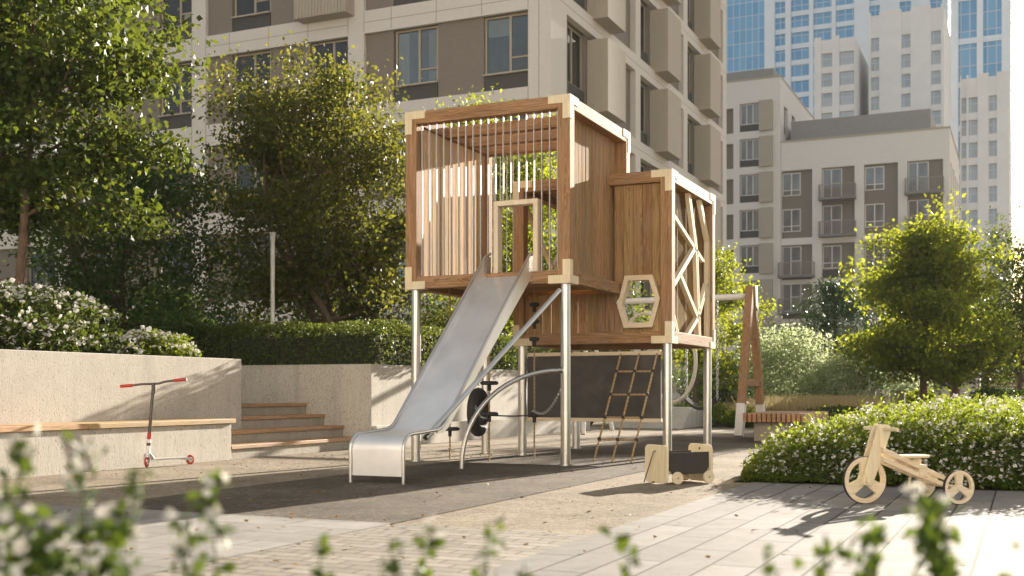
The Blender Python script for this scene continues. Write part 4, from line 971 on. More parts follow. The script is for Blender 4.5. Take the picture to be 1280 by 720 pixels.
FS = [(52, 556, 1.55, .05, 60, 9, 'tall flowering stem at the left edge with the highest white blossoms'), (95, 545, 1.62, .035, 60, 8, 'flowering stem overlapping the concrete bench front, white blossoms at its tip'), (15, 600, 1.5, .06, 90, 10, 'bushy flowering stems filling the bottom left corner'),
      (75, 640, 1.5, .06, 110, 10, 'dense leafy clump of flowering stems at the bottom left'), (130, 655, 1.55, .035, 60, 6, 'leafy stem with few blossoms right of the bottom left clump'), (170, 585, 1.6, .028, 46, 6, 'single upright flowering stem crossing the left end of the dark rubber'),
      (262, 598, 1.65, .028, 30, 7, 'single flowering stem leaning below the steel slide mouth'), (235, 650, 1.6, .03, 50, 7, 'short flowering stems below the leaning single stem'), (405, 668, 1.7, .025, 16, 2, 'thin sparse stem over the pale paving below the slide'),
      (487, 672, 1.7, .03, 30, 1, 'leafy stem without blossoms in front of the pavers left of the sett strip'), (543, 660, 1.75, .025, 26, 2, 'leafy upright stem at the left edge of the sett strip'), (607, 652, 1.75, .022, 26, 2, 'leafy stem standing over the middle of the sett strip'),
      (655, 704, 1.7, .02, 14, 1, 'short sprig at the right edge of the sett strip'), (783, 672, 1.75, .022, 26, 1, 'leafy sprig over the left plank pavers below the wagon'), (955, 688, 1.7, .022, 22, 1, 'small sprig over the plank pavers left of the tricycle'),
      (1035, 668, 1.65, .03, 30, 3, 'loose sprig below the front wheel of the tricycle'), (1085, 665, 1.65, .03, 30, 3, 'sprig just right of the tricycle front wheel'), (1145, 606, 1.7, .032, 36, 6, 'tall flowering stem in front of the tricycle rear wheels'), (1118, 668, 1.6, .04, 44, 3, 'leafy stem left of the tall one before the tricycle'),
      (1195, 668, 1.6, .04, 50, 3, 'leafy stem under the near rear wheel of the tricycle'), (1240, 630, 1.55, .05, 70, 7, 'shaded flowering stem at the right edge with white tops'), (1272, 655, 1.5, .06, 80, 4, 'dark leafy stem in the bottom right corner')]
for (px_, py_, d_, w_, nl_, nf_, lab_) in FS:
    front_stem(d_, (px_ - 640) / 1422 * d_, 0.77 - (py_ - 489) / 1422 * d_, w_, int(nl_ * (1.7 if px_ < 140 else 2.4)), int(nf_ * (1.25 if px_ < 280 else 1.1)), lab_)

# ================================================================== BUILDINGS
def inst(mesh, name, parent, loc, rotz=0.0):
    o = bpy.data.objects.new(name, mesh); COL.objects.link(o); o.parent = parent
    pl = Vector(ORG.get(parent.name, (0, 0, 0)))
    o.location = Vector(loc) - (pl if parent.type == 'EMPTY' else Vector((0, 0, 0))); o.rotation_euler = (0, 0, rotz)
    return o
def tmpl(mb, mat, name):
    """mesh data only (shared by the repeats)"""
    o = mb.build(name, mat); me = o.data; bpy.data.objects.remove(o); return me
def wall_grid(mb, org, U, Nn, u0, u1, z0, z1, holes, depth):
    """wall face spanned by U and z with openings; Nn points outwards; reveals go in by depth"""
    U = Vector(U); Nn = Vector(Nn); org = Vector(org)
    us = sorted(set([u0, u1] + [h[0] for h in holes] + [h[1] for h in holes])); zs = sorted(set([z0, z1] + [h[2] for h in holes] + [h[3] for h in holes]))
    us = [u for u in us if u0 - 1e-6 <= u <= u1 + 1e-6]; zs = [z for z in zs if z0 - 1e-6 <= z <= z1 + 1e-6]
    P = lambda u, z, d=0.0: org + U * u + Vector((0, 0, z)) - Nn * d
    for a, b in zip(us[:-1], us[1:]):
        run = None
        for c, e in zip(zs[:-1], zs[1:]):
            mu, mz = (a + b) / 2, (c + e) / 2
            if any(h[0] < mu < h[1] and h[2] < mz < h[3] for h in holes): continue
            mb.quad(P(a, c), P(b, c), P(b, e), P(a, e))
    for (a, b, c, e) in holes:
        for (p, q) in (((a, c), (b, c)), ((b, c), (b, e)), ((b, e), (a, e)), ((a, e), (a, c))):
            mb.quad(P(*p), P(*q), P(*q, depth), P(*p, depth))
def window_mesh(w, h, mull=(0.5,), trans=(), fw=0.06, dep=0.07):
    """frame with mullions (fractions of width) and transoms (fraction of height); lies in x-z plane, outside is -y"""
    mb = MB()
    mb.box(0, w, 0, dep, 0, fw); mb.box(0, w, 0, dep, h - fw, h); mb.box(0, fw, 0.001, dep - 0.001, fw, h - fw); mb.box(w - fw, w, 0.001, dep - 0.001, fw, h - fw)
    for m_ in mull: mb.box(w * m_ - fw * 0.6, w * m_ + fw * 0.6, 0.002, dep - 0.002, fw, h - fw)
    for (m0, m1, t_) in trans: mb.box(w * m0 + fw * 0.5, w * m1 - fw * 0.5, 0.003, dep - 0.003, h * t_ - fw * 0.4, h * t_ + fw * 0.4)
    pn = MB(); edges = [0.0] + [w * m_ for m_ in mull] + [w]
    for a, b in zip(edges[:-1], edges[1:]): pn.box(a + 0.02, b - 0.02, dep * 0.45, dep * 0.55, 0.02, h - 0.02)
    return mb, pn
# ---- main taupe apartment building
mbd = thing('apartment_building', 'large taupe and pale apartment block behind the playhouse with beige boxes on its side', 'building', (-13.1, 31.82, 0))
XC, YC = -13.1, 31.82; ZK = [0.77 + 3.1 * k for k in range(8)]; ZTOP = 26.0
wl = MB()
bays = [(0.75 + 6.45 * i, 6.59 + 6.45 * i) for i in range(5)]
holes = [(a, b, z, z + 2.36) for a, b in bays for z in ZK]
wall_grid(wl, (XC, YC, 0), (-1, 0, 0), (0, -1, 0), 0, 34.0, 0, ZTOP, holes, 0.14)
sbays = [(1.31, 8.2), (8.78, 14.62), (15.24, 21.4)]
holes2 = [(a, b, z, z + 2.5) for a, b in sbays for z in ZK]
wall_grid(wl, (XC, YC, 0), (0, 1, 0), (1, 0, 0), 0, 22.1, 0, ZTOP, holes2, 0.22)
wl.quad((XC, YC, ZTOP), (XC, YC + 22.1, ZTOP), (XC - 34, YC + 22.1, ZTOP), (XC - 34, YC, ZTOP)); wl.quad((XC, YC + 22.1, 0), (XC, YC + 22.1, ZTOP), (XC - 34, YC + 22.1, ZTOP), (XC - 34, YC + 22.1, 0)); wl.quad((XC - 34, YC, 0), (XC - 34, YC, ZTOP), (XC - 34, YC + 22.1, ZTOP), (XC - 34, YC + 22.1, 0))
wl.build('wall', 'facade_light', mbd)
# rooms behind the glass
rm = MB()
rm.box(XC - 33.6, XC - 3.2, YC + 3.0, YC + 3.1, 0.3, ZTOP - 0.4); rm.box(XC - 3.2, XC - 3.1, YC + 3.0, YC + 21.8, 0.3, ZTOP - 0.4)
for z in ZK: rm.box(XC - 33.6, XC - 0.42, YC + 0.35, YC + 21.9, z - 0.45, z - 0.12)
for i in range(11): rm.box(XC - 1.6 - i * 3.2 - 1.0, XC - 1.5 - i * 3.2 - 1.0, YC + 0.36, YC + 3.0, 0.3, ZTOP - 0.4)
for i in range(5): rm.box(XC - 3.1, XC - 0.42, YC + 8.3 + i * 3.1, YC + 8.4 + i * 3.1, 0.3, ZTOP - 0.4)
rm.build('rooms', 'room', mbd)
# joints between cladding panels: thin dark grooves as narrow strips just proud of the wall
jt = MB()
for i in range(5):
    a, b = bays[i]
    for z in ZK:
        jt.box(XC - b - 0.001, XC - a + 0.001, YC - 0.0025, YC, z - 0.385, z - 0.370)
    for u in (a + 1.57, a + 3.17, a + 4.81, b, a):
        for z in ZK: jt.box(XC - u - 0.008, XC - u + 0.008, YC - 0.0025, YC, z - 0.70, z - 0.02)
for z in ZK: jt.box(XC, XC + 0.0025, YC + 0.1, YC + 22.0, z - 0.33, z - 0.315)
jt.box(XC - 0.40, XC - 0.384, YC - 0.0025, YC, 0, ZTOP)
jt.build('cladding_joint', 'facade_brown', mbd)
inf = MB()
for a, b in bays:
    wall_grid(inf, (XC, YC + 0.14, 0), (-1, 0, 0), (0, -1, 0), a, b, 0.7, ZTOP - 0.1, [(a + o, a + o + w_, z + 0.02, z + 2.36) for o, w_ in ((0.0, 1.57), (3.17, 1.64)) for z in ZK], 0.16)
for a, b in sbays:
    wall_grid(inf, (XC - 0.22, YC, 0), (0, 1, 0), (1, 0, 0), a, b, 0.7, ZTOP - 0.1, [(a + (0.62 if a < 2 else 0.05), a + (0.62 if a < 2 else 0.05) + 1.6, z + 0.02, z + 2.5) for z in ZK], 0.16)
inf.build('infill_panel', 'facade_brown', mbd)
def win_set(w, h, mull, trans, nm, frame='window_frame', pane='clear_pane', fw=0.06, dep=0.07):
    a, b = window_mesh(w, h, mull, trans, fw, dep)
    return tmpl(a, frame, nm), tmpl(b, pane, 'pane')
W1 = win_set(1.55, 1.80, (0.56,), ((0.56, 1.0, 0.26),), 'window'); SP1 = tmpl(MB().box(0, 1.56, 0, 0.05, 0, 0.5), 'facade_dark', 'spandrel')
SL1 = tmpl(MB().box(-0.02, 1.58, -0.19, 0.0, 0, 0.05), 'beige_metal', 'sill')
def curtain_mesh(w, h):
    mb = MB(); n = 28
    vs = []
    for i in range(n + 1):
        x = w * i / n; y = 0.018 * math.sin(i * 1.9)
        vs += [(x, y, 0), (x, y, h)]
    mb.add(vs, [(2 * i, 2 * i + 2, 2 * i + 3, 2 * i + 1) for i in range(n)]); return tmpl(mb, 'curtain', 'curtain')
CU = [curtain_mesh(0.38, 1.76), curtain_mesh(0.66, 1.76)]; BL = [tmpl(MB().box(0, 0.78, 0, 0.012, 0, hh_), 'curtain', 'blind') for hh_ in (0.55, 0.95)]
rc_ = random.Random(5)
def dress(wn, w, h):
    k = rc_.random()
    if k < 0.5: inst(CU[0], 'curtain', wn, (0.03, 0.16, 0.02)); inst(CU[0], 'curtain', wn, (w - 0.42, 0.16, 0.02))
    elif k < 0.62: inst(CU[1], 'curtain', wn, (rc_.choice((0.03, w - 0.70)), 0.17, 0.02))
    elif k < 0.78: j = rc_.randrange(2); inst(BL[j], 'blind', wn, (0.06, 0.12, h - (0.55, 0.95)[j] - 0.04))
for bi, (a, b) in enumerate(bays):
    for zi, z in enumerate(ZK):
        for o in (0.0, 3.17):
            x1 = XC - (a + o) - 1.56
            if o == 0.0 and bi > 4: continue
            wn = inst(W1[0], 'window', mbd, (x1 - (0.04 if o else 0), YC + 0.235, z + 0.55)); inst(W1[1], 'pane', wn, (0, 0, 0))
            dress(wn, 1.55, 1.8); inst(SP1, 'spandrel', mbd, (x1 - (0.04 if o else 0), YC + 0.15, z + 0.0)); inst(SL1, 'sill', wn, (0.0, 0.0, -0.05))
            if (bi == 1 and o == 0.0): 
                pass
# beige balcony baskets on one window column of the front
BK = MB().box(0, 2.0, -0.55, 0.10, 0, 1.06)
for i in range(16): BK.box(0.02 + i * 0.125, 0.075 + i * 0.125, -0.575, -0.55, 0.02, 1.05)
BKm = tmpl(BK, 'beige_metal', 'balcony_box')
for z in (ZK[2], ZK[4]): inst(BKm, 'balcony_box', mbd, (XC - bays[1][0] - 1.75, YC, z - 0.12))
# side windows and beige boxes
W2 = win_set(1.56, 1.86, (0.42,), (), 'window'); SP2 = tmpl(MB().box(0, 1.56, 0, 0.05, 0, 0.58), 'facade_dark', 'spandrel')
BX = MB().box(0, 1.80, -0.56, 0.18, 0, 2.42)
for i in range(5): BX.box(-0.02, 0.0, -0.54 + i * 0.108, -0.485 + i * 0.108, 0.01, 2.41)
BXm = tmpl(BX, 'beige_metal', 'facade_box')
for a, b in sbays:
    o = 0.62 if a < 2 else 0.05
    for z in ZK:
        wn = inst(W2[0], 'window', mbd, (XC - 0.34, YC + a + o + 0.02, z + 0.62), R(90)); inst(W2[1], 'pane', wn, (0, 0, 0))
        dress(wn, 1.56, 1.86); inst(SP2, 'spandrel', mbd, (XC - 0.25, YC + a + o + 0.02, z + 0.02), R(90))
        inst(BXm, 'facade_box', mbd, (XC - 0.02, YC + a + o + 1.72, z - 0.06), R(90))

# ---- lower balcony building at the right, and its taller neighbour
Y2 = 99.0
tb2 = thing('apartment_block', 'taller pale apartment block with taupe window boxes at the edge of the playhouse building', 'building', (-22, Y2, 0))
wl = MB(); hz = [25.9 - 3.1 * k for k in range(9)]
holes = []
for zt in hz: holes += [(2.1 + 0.0, 5.55, zt - 2.35, zt), (-0.0 + 6.0, 6.9, zt - 2.6, zt - 0.2)] if False else [(0.95, 2.9, zt - 2.45, zt), (5.0, 6.6, zt - 2.6, zt - 0.3)]
# u runs from the right corner towards -x
XL = -19.34
holes = []
for zt in hz: holes += [(0.95, 3.55, zt - 2.45, zt), (4.1, 4.75, zt - 2.5, zt - 0.3)]
wall_grid(wl, (XL, Y2, 0), (-1, 0, 0), (0, -1, 0), 0, 9.0, 0, 27.9, holes, 0.25)
sh = [(a, a + 1.7, zt - 2.6, zt - 0.1) for a in (1.6, 5.2, 8.8, 12.4) for zt in hz]
wall_grid(wl, (XL, Y2, 0), (0, 1, 0), (1, 0, 0), 0, 19.0, 0, 27.9, sh, 0.25)
wl.quad((XL, Y2, 27.9), (XL, Y2 + 19, 27.9), (XL - 9, Y2 + 19, 27.9), (XL - 9, Y2, 27.9)); wl.quad((XL, Y2 + 19, 0), (XL, Y2 + 19, 27.9), (XL - 9, Y2 + 19, 27.9), (XL - 9, Y2 + 19, 0))
wl.build('wall', 'facade_light2', tb2)
MB().box(XL - 9.0, XL + 0.04, Y2 - 0.04, Y2 + 19.0, 27.9, 28.05).build('cornice', 'beige_metal', tb2)
MB().box(XL - 9.0, XL - 0.9, Y2 + 1.6, Y2 + 17.0, 28.05, 29.2).build('roof_parapet', 'roof_grey', tb2)
for zt in hz:
    MB().box(XL - 3.56, XL - 0.94, Y2 + 0.24, Y2 + 0.27, zt - 2.46, zt + 0.01).build('infill_panel', 'facade_brown', tb2)
    MB().box(XL - 4.76, XL - 4.09, Y2 + 0.24, Y2 + 0.27, zt - 2.51, zt - 0.29).build('infill_panel', 'facade_brown', tb2)
for (a, b, c, e) in sh[::1]: MB().box(XL - 0.27, XL - 0.24, Y2 + a - 0.01, Y2 + b + 0.01, c - 0.01, e + 0.01).build('blind_window', 'facade_brown', tb2)
W3 = win_set(1.65, 1.78, (0.33, 0.66), (), 'window', frame='white_metal', pane='pane_far', fw=0.07); SP3 = tmpl(MB().box(0, 1.65, 0, 0.05, 0, 0.6), 'facade_dark', 'spandrel')
SHm = tmpl(MB().box(0, 1.15, -0.32, 0.2, 0, 2.62), 'beige_metal', 'shutter_box')
for zt in hz:
    wn = inst(W3[0], 'window', tb2, (XL - 3.50, Y2 + 0.17, zt - 1.82)); inst(W3[1], 'pane', wn, (0, 0, 0))
    inst(SP3, 'spandrel', tb2, (XL - 3.50, Y2 + 0.18, zt - 2.44)); inst(SHm, 'shutter_box', tb2, (XL - 1.80, Y2, zt - 2.54))
XR0, XR1 = XL + 0.02, -5.7
tb3 = thing('balcony_building', 'lower pale apartment building with taupe panels and grey railed balconies', 'building', (-12.5, Y2, 0))
wl = MB(); cols = [(0.05, 2.65), (3.45, 6.15), (6.92, 9.62), (10.36, 13.12)]
tops = [19.76, 16.66, 13.34, 10.24, 6.9, 3.8]
holes = []
for ci, (a, b) in enumerate(cols):
    if ci in (0, 1, 2, 3): holes.append((a, b, 13.93, 19.76))
    holes.append((a, b, 10.35, 13.34)); holes.append((a, b, 7.0, 9.95)); holes.append((a, b, 0.6, 6.3))
YF = Y2 + 0.08
wall_grid(wl, (XR0, YF, 0), (1, 0, 0), (0, -1, 0), 0, XR1 - XR0, 0, 22.2, holes, 0.3)
sh = [(a, a + 1.8, zt - 2.7, zt) for a in (1.3, 4.6, 7.9, 11.2) for zt in tops]
wall_grid(wl, (XR1, YF, 0), (0, 1, 0), (1, 0, 0), 0, 15.0, 0, 22.2, sh, 0.3)
wl.quad((XR0, YF, 22.2), (XR1, YF, 22.2), (XR1, YF + 15, 22.2), (XR0, YF + 15, 22.2)); wl.quad((XR0, YF + 15, 0), (XR1, YF + 15, 0), (XR1, YF + 15, 22.2), (XR0, YF + 15, 22.2))
wl.build('wall', 'facade_light2', tb3)
MB().box(XR0, XR1 + 0.06, YF - 0.06, YF + 15, 22.2, 22.35).build('cornice', 'beige_metal', tb3)
MB().box(XR0 + 0.5, XR1 - 1.6, YF + 2.0, YF + 14, 22.35, 24.4).build('roof_parapet', 'roof_grey', tb3)
for (a, b, c, e) in holes: MB().box(XR0 + a - 0.01, XR0 + b + 0.01, YF + 0.29, YF + 0.32, c - 0.01, e + 0.01).build('infill_panel', 'facade_brown', tb3)
for (a, b, c, e) in sh: MB().box(XR1 - 0.32, XR1 - 0.29, YF + a - 0.01, YF + b + 0.01, c - 0.01, e + 0.01).build('blind_window', 'facade_brown', tb3)
W4 = win_set(1.55, 1.95, (0.5,), ((0.0, 0.5, 0.25), (0.5, 1.0, 0.25)), 'window', frame='white_metal', pane='pane_far', fw=0.075)
W5 = win_set(1.6, 2.5, (0.45,), ((0.45, 1.0, 0.5),), 'balcony_door', frame='white_metal', pane='pane_far', fw=0.075)
BS = tmpl(MB().box(-0.15, 2.85, -1.0, 0.25, 0, 0.2), 'balcony_grey', 'balcony_slab')
rl = MB()
for i in range(21): rl.box(-0.12 + i * 0.148, -0.085 + i * 0.148, -0.97, -0.94, 0.2, 1.25)
for yy in (-0.97, -0.2):
    pass
rl.box(-0.14, 2.84, -0.985, -0.925, 1.25, 1.30); rl.box(-0.14, -0.10, -0.92, 0.0, 1.25, 1.30); rl.box(2.80, 2.84, -0.92, 0.0, 1.25, 1.30)
for i in range(5):
    for xx in (-0.13, 2.81): rl.box(xx, xx + 0.03, -0.8 + i * 0.18, -0.77 + i * 0.18, 0.2, 1.25)
RLm = tmpl(rl, 'rail', 'railing')
balc = {(0, 2), (0, 3), (0, 4), (1, 0), (1, 1), (3, 0), (3, 1), (2, 2), (3, 3), (2, 4)}
for ci, (a, b) in enumerate(cols):
    for fi, zt in enumerate(tops):
        if (ci, fi) in balc:
            wn = inst(W5[0], 'balcony_door', tb3, (XR0 + a + 0.05, YF + 0.22, zt - 2.6)); inst(W5[1], 'pane', wn, (0, 0, 0))
            bs_ = inst(BS, 'balcony', tb3, (XR0 + a, YF, zt - 2.86)); inst(RLm, 'railing', bs_, (0, 0, 0))
        else:
            wn = inst(W4[0], 'window', tb3, (XR0 + a + 0.05, YF + 0.22, zt - 2.15)); inst(W4[1], 'pane', wn, (0, 0, 0))
            if ci == 1: inst(SP3, 'spandrel', tb3, (XR0 + a + 0.05, YF + 0.23, zt - 2.85))

# ---- far towers
def tower(name, label, x0, x1, y, dep, z1, bays_, wall, glass, fh=3.6, pier_out=0.7, spand=True, zbase=0.0):
    t = thing(name, label, 'building', ((x0 + x1) / 2, y, 0))
    hs = []
    for (a, b) in bays_:
        if spand:
            st = fh * (2 if (b - a) > 6 else 1); z = zbase + 2.0
            while z + st < z1 - 1: hs.append((a, b, z, z + st - 1.1)); z += st
        else: hs.append((a, b, zbase + 1, z1 - 2))
    wb = MB(); wall_grid(wb, (x0, y, 0), (1, 0, 0), (0, -1, 0), 0, x1 - x0, zbase, z1, hs, 0.35)
    for q in (((x0, y), (x0, y + dep)), ((x0, y + dep), (x1, y + dep)), ((x1, y + dep), (x1, y))):
        wb.quad((*q[0], zbase), (*q[1], zbase), (*q[1], z1), (*q[0], z1))
    wb.quad((x0, y, z1), (x1, y, z1), (x1, y + dep, z1), (x0, y + dep, z1)); wb.build('wall', wall, t)
    for (a, b) in bays_: MB().box(x0 + a - 0.05, x0 + b + 0.05, y + 0.352, y + 0.5, zbase + 0.5, z1 - 1).build('window_strip', glass, t)
    edges = [0] + [e for ab in bays_ for e in ab] + [x1 - x0]
    for k in range(0, len(edges), 2):
        MB().box(x0 + edges[k] + 0.02, x0 + edges[k + 1] - 0.02, y - pier_out, y - 0.003, zbase, z1 + 0.5).build('pier', wall, t)
    return t
YT = 262.0
def XT(px_, Y_): 
    tt = math.tan(math.atan((px_ - 640) / 1422) - R(24.33)); return tt * Y_
tower('glass_tower', 'blue glass office tower farthest left behind the pale block', XT(880, 285), XT(957, 285), 285.0, 30, 125, [(0.3, (XT(957, 285) - XT(880, 285)) - 0.3)], 'tower_white', 'tower_glass', spand=False, pier_out=0.2)
x0, x1 = XT(957, YT), XT(1186, YT); W_ = x1 - x0
bb = [(px_a, px_b) for px_a, px_b in ((969, 982), (989, 1012), (1017, 1040), (1045, 1068), (1087, 1100), (1125, 1139), (1163, 1178))]
tower('residential_tower', 'tall white residential tower with columns of sky blue windows', x0, x1, YT, 30, 128, [(XT(a, YT) - x0, XT(b, YT) - x0) for a, b in bb], 'tower_white', 'tower_glass', fh=3.7)
x0, x1 = XT(1188, 240), XT(1264, 240)
tower('slim_tower', 'slim white tower with tall blue glass bays at the right end of the skyline', x0, x1, 240.0, 24, 118, [(XT(a, 240) - x0, XT(b, 240) - x0) for a, b in ((1198, 1221), (1229, 1252))], 'tower_white', 'tower_glass', fh=8.5)
Ym = 200.0; x0, x1 = XT(1018, Ym), XT(1068, Ym)
tower('cream_building', 'cream coloured building with pale windows standing in for a reflection in the white tower', x0, x1, Ym, 20, 61, [(1.2, 3.0), (4.2, 6.6)], 'tower_cream', 'tower_glass_pale', fh=3.4, pier_out=0.3)  # solid building made up for a reflection in the tower glass
x0, x1 = XT(1086, Ym + 6), XT(1180, Ym + 6)
tower('cream_building', 'wide cream building with three window columns standing in for a reflection above the grey roof', x0, x1, Ym + 6, 20, 66, [(XT(a, Ym + 6) - x0, XT(b, Ym + 6) - x0) for a, b in ((1089, 1099), (1127, 1138), (1164, 1176))], 'tower_cream', 'tower_glass_pale', fh=3.4, pier_out=0.3)  # continues the reflected building as added geometry
x0, x1 = XT(1200, 185), XT(1262, 185)
tower('cream_building', 'pale stepped building below the slim tower at the right', x0, x1, 185.0, 18, 48, [(XT(a, 185) - x0, XT(b, 185) - x0) for a, b in ((1202, 1208), (1211, 1222), (1236, 1246))], 'tower_cream', 'tower_glass_pale', fh=3.4, pier_out=0.3)

tower('residential_tower', 'tall pale tower added out of view to shade the side of the main building', 8.0, 23.75, 300.0, 25, 112, [(2, 4), (6, 8), (10, 12), (14, 16)], 'tower_white', 'tower_glass', fh=3.7)  # unseen tower added to keep sun off the main building's right face
# ---- unseen apartment house added behind the camera to bounce warm fill light
cb_ = thing('fill_bounce_building', 'long pale apartment house added unseen behind the camera to bounce fill light', 'building', (4, -26, 0))
wl = MB(); hs = [(2 + 4.5 * i, 4 + 4.5 * i, 1.2 + 3.1 * k, 3.0 + 3.1 * k) for i in range(16) for k in range(7)]
wall_grid(wl, (-34, -26, 0), (1, 0, 0), (0, 1, 0), 0, 74, 0, 23, hs, 0.2)
wl.quad((-34, -26, 23), (40, -26, 23), (40, -38, 23), (-34, -38, 23)); wl.quad((-34, -38, 0), (40, -38, 0), (40, -38, 23), (-34, -38, 23)); wl.quad((-34, -26, 0), (-34, -38, 0), (-34, -38, 23), (-34, -26, 23)); wl.quad((40, -26, 0), (40, -38, 0), (40, -38, 23), (40, -26, 23))
wl.build('wall', 'facade_light2', cb_)
WC = tmpl(MB().box(0, 2.0, 0, 0.05, 0, 1.8), 'pane', 'window')
for i in range(0, 16):
    for k in range(6): inst(WC, 'window', cb_, (-34 + 2 + 4.5 * i, -26.24, 1.2 + 3.1 * k))
# ---- lamp post, poles, fence, pergola
t = thing('lamp_post', 'slim pale lamp post rising behind the dark part of the clipped hedge', 'lamp post', (-10.69, 14.6, 0.95))
MB().tube([(-10.69, 14.6, 0.95), (-10.69, 14.6, 3.1)], 0.034, 14).build('pole', 'white_metal', t, smooth=True); MB().tube([(-10.69, 14.6, 3.1), (-10.69, 14.6, 3.24)], [0.036, 0.05], 14).build('lamp_head', 'white_metal', t, smooth=True)
t = thing('bollard_light', 'short grey post standing in the planter left of the hedge', 'post', (-12.6, 14.9, 0.98))
MB().box(-12.64, -12.56, 14.86, 14.94, 0.98, 1.62).build('post', 'rail', t, bevel=0.01); MB().box(-12.66, -12.54, 14.84, 14.96, 1.62, 1.66).build('cap', 'dark_metal', t)
def at_px(px_, d_): l_ = (px_ - 640) / 1422 * d_; return RV * l_ + FV * d_
for px_, d_, h_, mt, lab in ((1066, 40, 2.9, 'white_metal', 'pale thin pole left of the maple trunk'), (1087, 39, 2.4, 'white_metal', 'pale pole standing on the fence pier'), (1071, 43, 2.6, 'bark', 'brown wooden pole behind the pale thin pole'), (996, 31.5, 2.6, 'rail', 'thin grey pole in front of the pale sage shrub'), (1019, 32.5, 1.9, 'rail', 'shorter thin grey pole at the right side of the sage shrub')):
    p = at_px(px_, d_); t = thing('garden_pole', lab, 'pole', (p[0], p[1], 0))
    MB().tube([(p[0], p[1], 0), (p[0], p[1], h_)], 0.045 if mt != 'rail' else 0.02, 10).build('pole', mt, t, smooth=True); MB().tube([(p[0], p[1], h_), (p[0], p[1], h_ + 0.03)], 0.055 if mt != 'rail' else 0.027, 10).build('cap', 'dark_metal', t, smooth=True)
pa, pb = at_px(1036, 38.0), at_px(1112, 40.5)
t = thing('picket_fence', 'low pale picket fence behind the straw coloured grasses', 'fence', (pa[0], pa[1], 0))
n = 30
for i in range(n + 1):
    f = i / n; p = pa * (1 - f) + pb * f
    MB().box(p[0] - 0.028, p[0] + 0.028, p[1] - 0.012, p[1] + 0.012, 0.05, 0.80 + 0.04 * (i % 2)).build('picket', 'white_metal', t)
for z in (0.2, 0.55): MB().bar((pa[0], pa[1] + 0.03, z), (pb[0], pb[1] + 0.03, z), 0.03, 0.06).build('rail', 'white_metal', t)
for px_, d_, h_, w_, mt, lab in ((1089, 38.3, 0.83, 0.30, 'facade_brown', 'taupe fence pier in the middle of the picket fence'), (1126, 38, 0.80, 0.24, 'facade_brown', 'taupe fence pier left of the maple trunk'), (1179, 37, 0.84, 0.13, 'white_metal', 'slim pale gate pier right of the maple trunk'), (1170, 39, 0.75, 0.12, 'white_metal', 'slim pale gate pier nearest the maple trunk'), (1003, 33, 0.82, 0.18, 'white_metal', 'pale square pier in the straw grass under the sage shrub')):
    p = at_px(px_, d_); t = thing('fence_pier', lab, 'pier', (p[0], p[1], 0))
    MB().box(p[0] - w_ / 2, p[0] + w_ / 2, p[1] - w_ / 2, p[1] + w_ / 2, 0, h_ - 0.04).build('shaft', mt, t, bevel=0.01); MB().box(p[0] - w_ / 2 - 0.02, p[0] + w_ / 2 + 0.02, p[1] - w_ / 2 - 0.02, p[1] + w_ / 2 + 0.02, h_ - 0.04, h_).build('cap', mt, t)
p = at_px(1254, 47); t = thing('pergola', 'brown timber pergola with a slatted screen behind the street tree at the right', 'pergola', (p[0], p[1], 0))
for dx, dy in ((-0.55, -0.4), (0.55, -0.4), (-0.55, 1.2), (0.55, 1.2)): MB().box(p[0] + dx - 0.09, p[0] + dx + 0.09, p[1] + dy - 0.09, p[1] + dy + 0.09, 0, 2.1).build('post', 'wood_z', t)
MB().box(p[0] - 0.9, p[0] + 1.4, p[1] - 0.55, p[1] + 1.35, 2.1, 2.28).build('roof', 'white_metal', t)
mb = MB()
for i in range(14): mb.box(p[0] - 0.45, p[0] + 0.45, p[1] - 0.42, p[1] - 0.38, 0.3 + i * 0.125, 0.36 + i * 0.125)
mb.build('slatted_screen', 'wood_x', t)
p = at_px(1222, 52); t = thing('kiosk', 'small pale kiosk with a brown panel behind the maple and fence piers', 'kiosk', (p[0], p[1], 0))
MB().box(p[0] - 1.5, p[0] + 0.1, p[1], p[1] + 1.5, 0, 2.3).build('wall', 'facade_light2', t); MB().box(p[0] - 1.2, p[0] - 0.75, p[1] - 0.02, p[1], 0, 2.0).build('door', 'wood_z', t); MB().box(p[0] - 1.6, p[0] + 0.2, p[1] - 0.1, p[1] + 1.6, 2.3, 2.45).build('roof', 'roof_grey', t)
p = at_px(1112, 60); t = thing('boundary_wall', 'long taupe garden wall in shade far behind the maple', 'wall', (p[0], p[1], 0))
MB().box(p[0] - 12, p[0] + 5, p[1], p[1] + 0.3, 0, 1.7).build('wall', 'facade_brown', t); MB().box(p[0] - 12, p[0] + 5, p[1] - 0.03, p[1] + 0.33, 1.7, 1.78).build('coping', 'roof_grey', t)
for px_, d_, rx, z1_, lab, mt in ((1135, 52, 1.3, 2.6, 'grey green bush before the far taupe wall', 'leaf_sage'), (1052, 50, 1.5, 2.6, 'dark bush behind the picket fence', 'leaf_dark'), (1100, 54, 1.6, 3.2, 'dark tall bush behind the fence pier', 'leaf_dark'), (1196, 56, 1.5, 2.4, 'dark bush beside the pale kiosk', 'leaf_dark'), (1150, 45, 0.8, 0.95, 'small bright bush between the maple trunk and the piers', 'leaf_bright'), (1240, 60, 2.2, 3.4, 'dark bush behind the pergola', 'leaf_dark')):
    p = at_px(px_, d_); bush('garden_bush', lab, 'bush', (p[0], p[1]), rx, rx, 0.0, z1_, 0.12, 3500, mt, trunk=False)
p = at_px(1290, 75); t = thing('white_house', 'low white building at the far right edge behind the pergola', 'building', (p[0], p[1], 0))
MB().box(p[0] - 1.6, p[0] + 8, p[1], p[1] + 6, 0, 3.0).build('wall', 'tower_white', t); MB().box(p[0] - 1.8, p[0] + 8.2, p[1] - 0.2, p[1] + 6.2, 3.0, 3.2).build('roof', 'roof_grey', t)
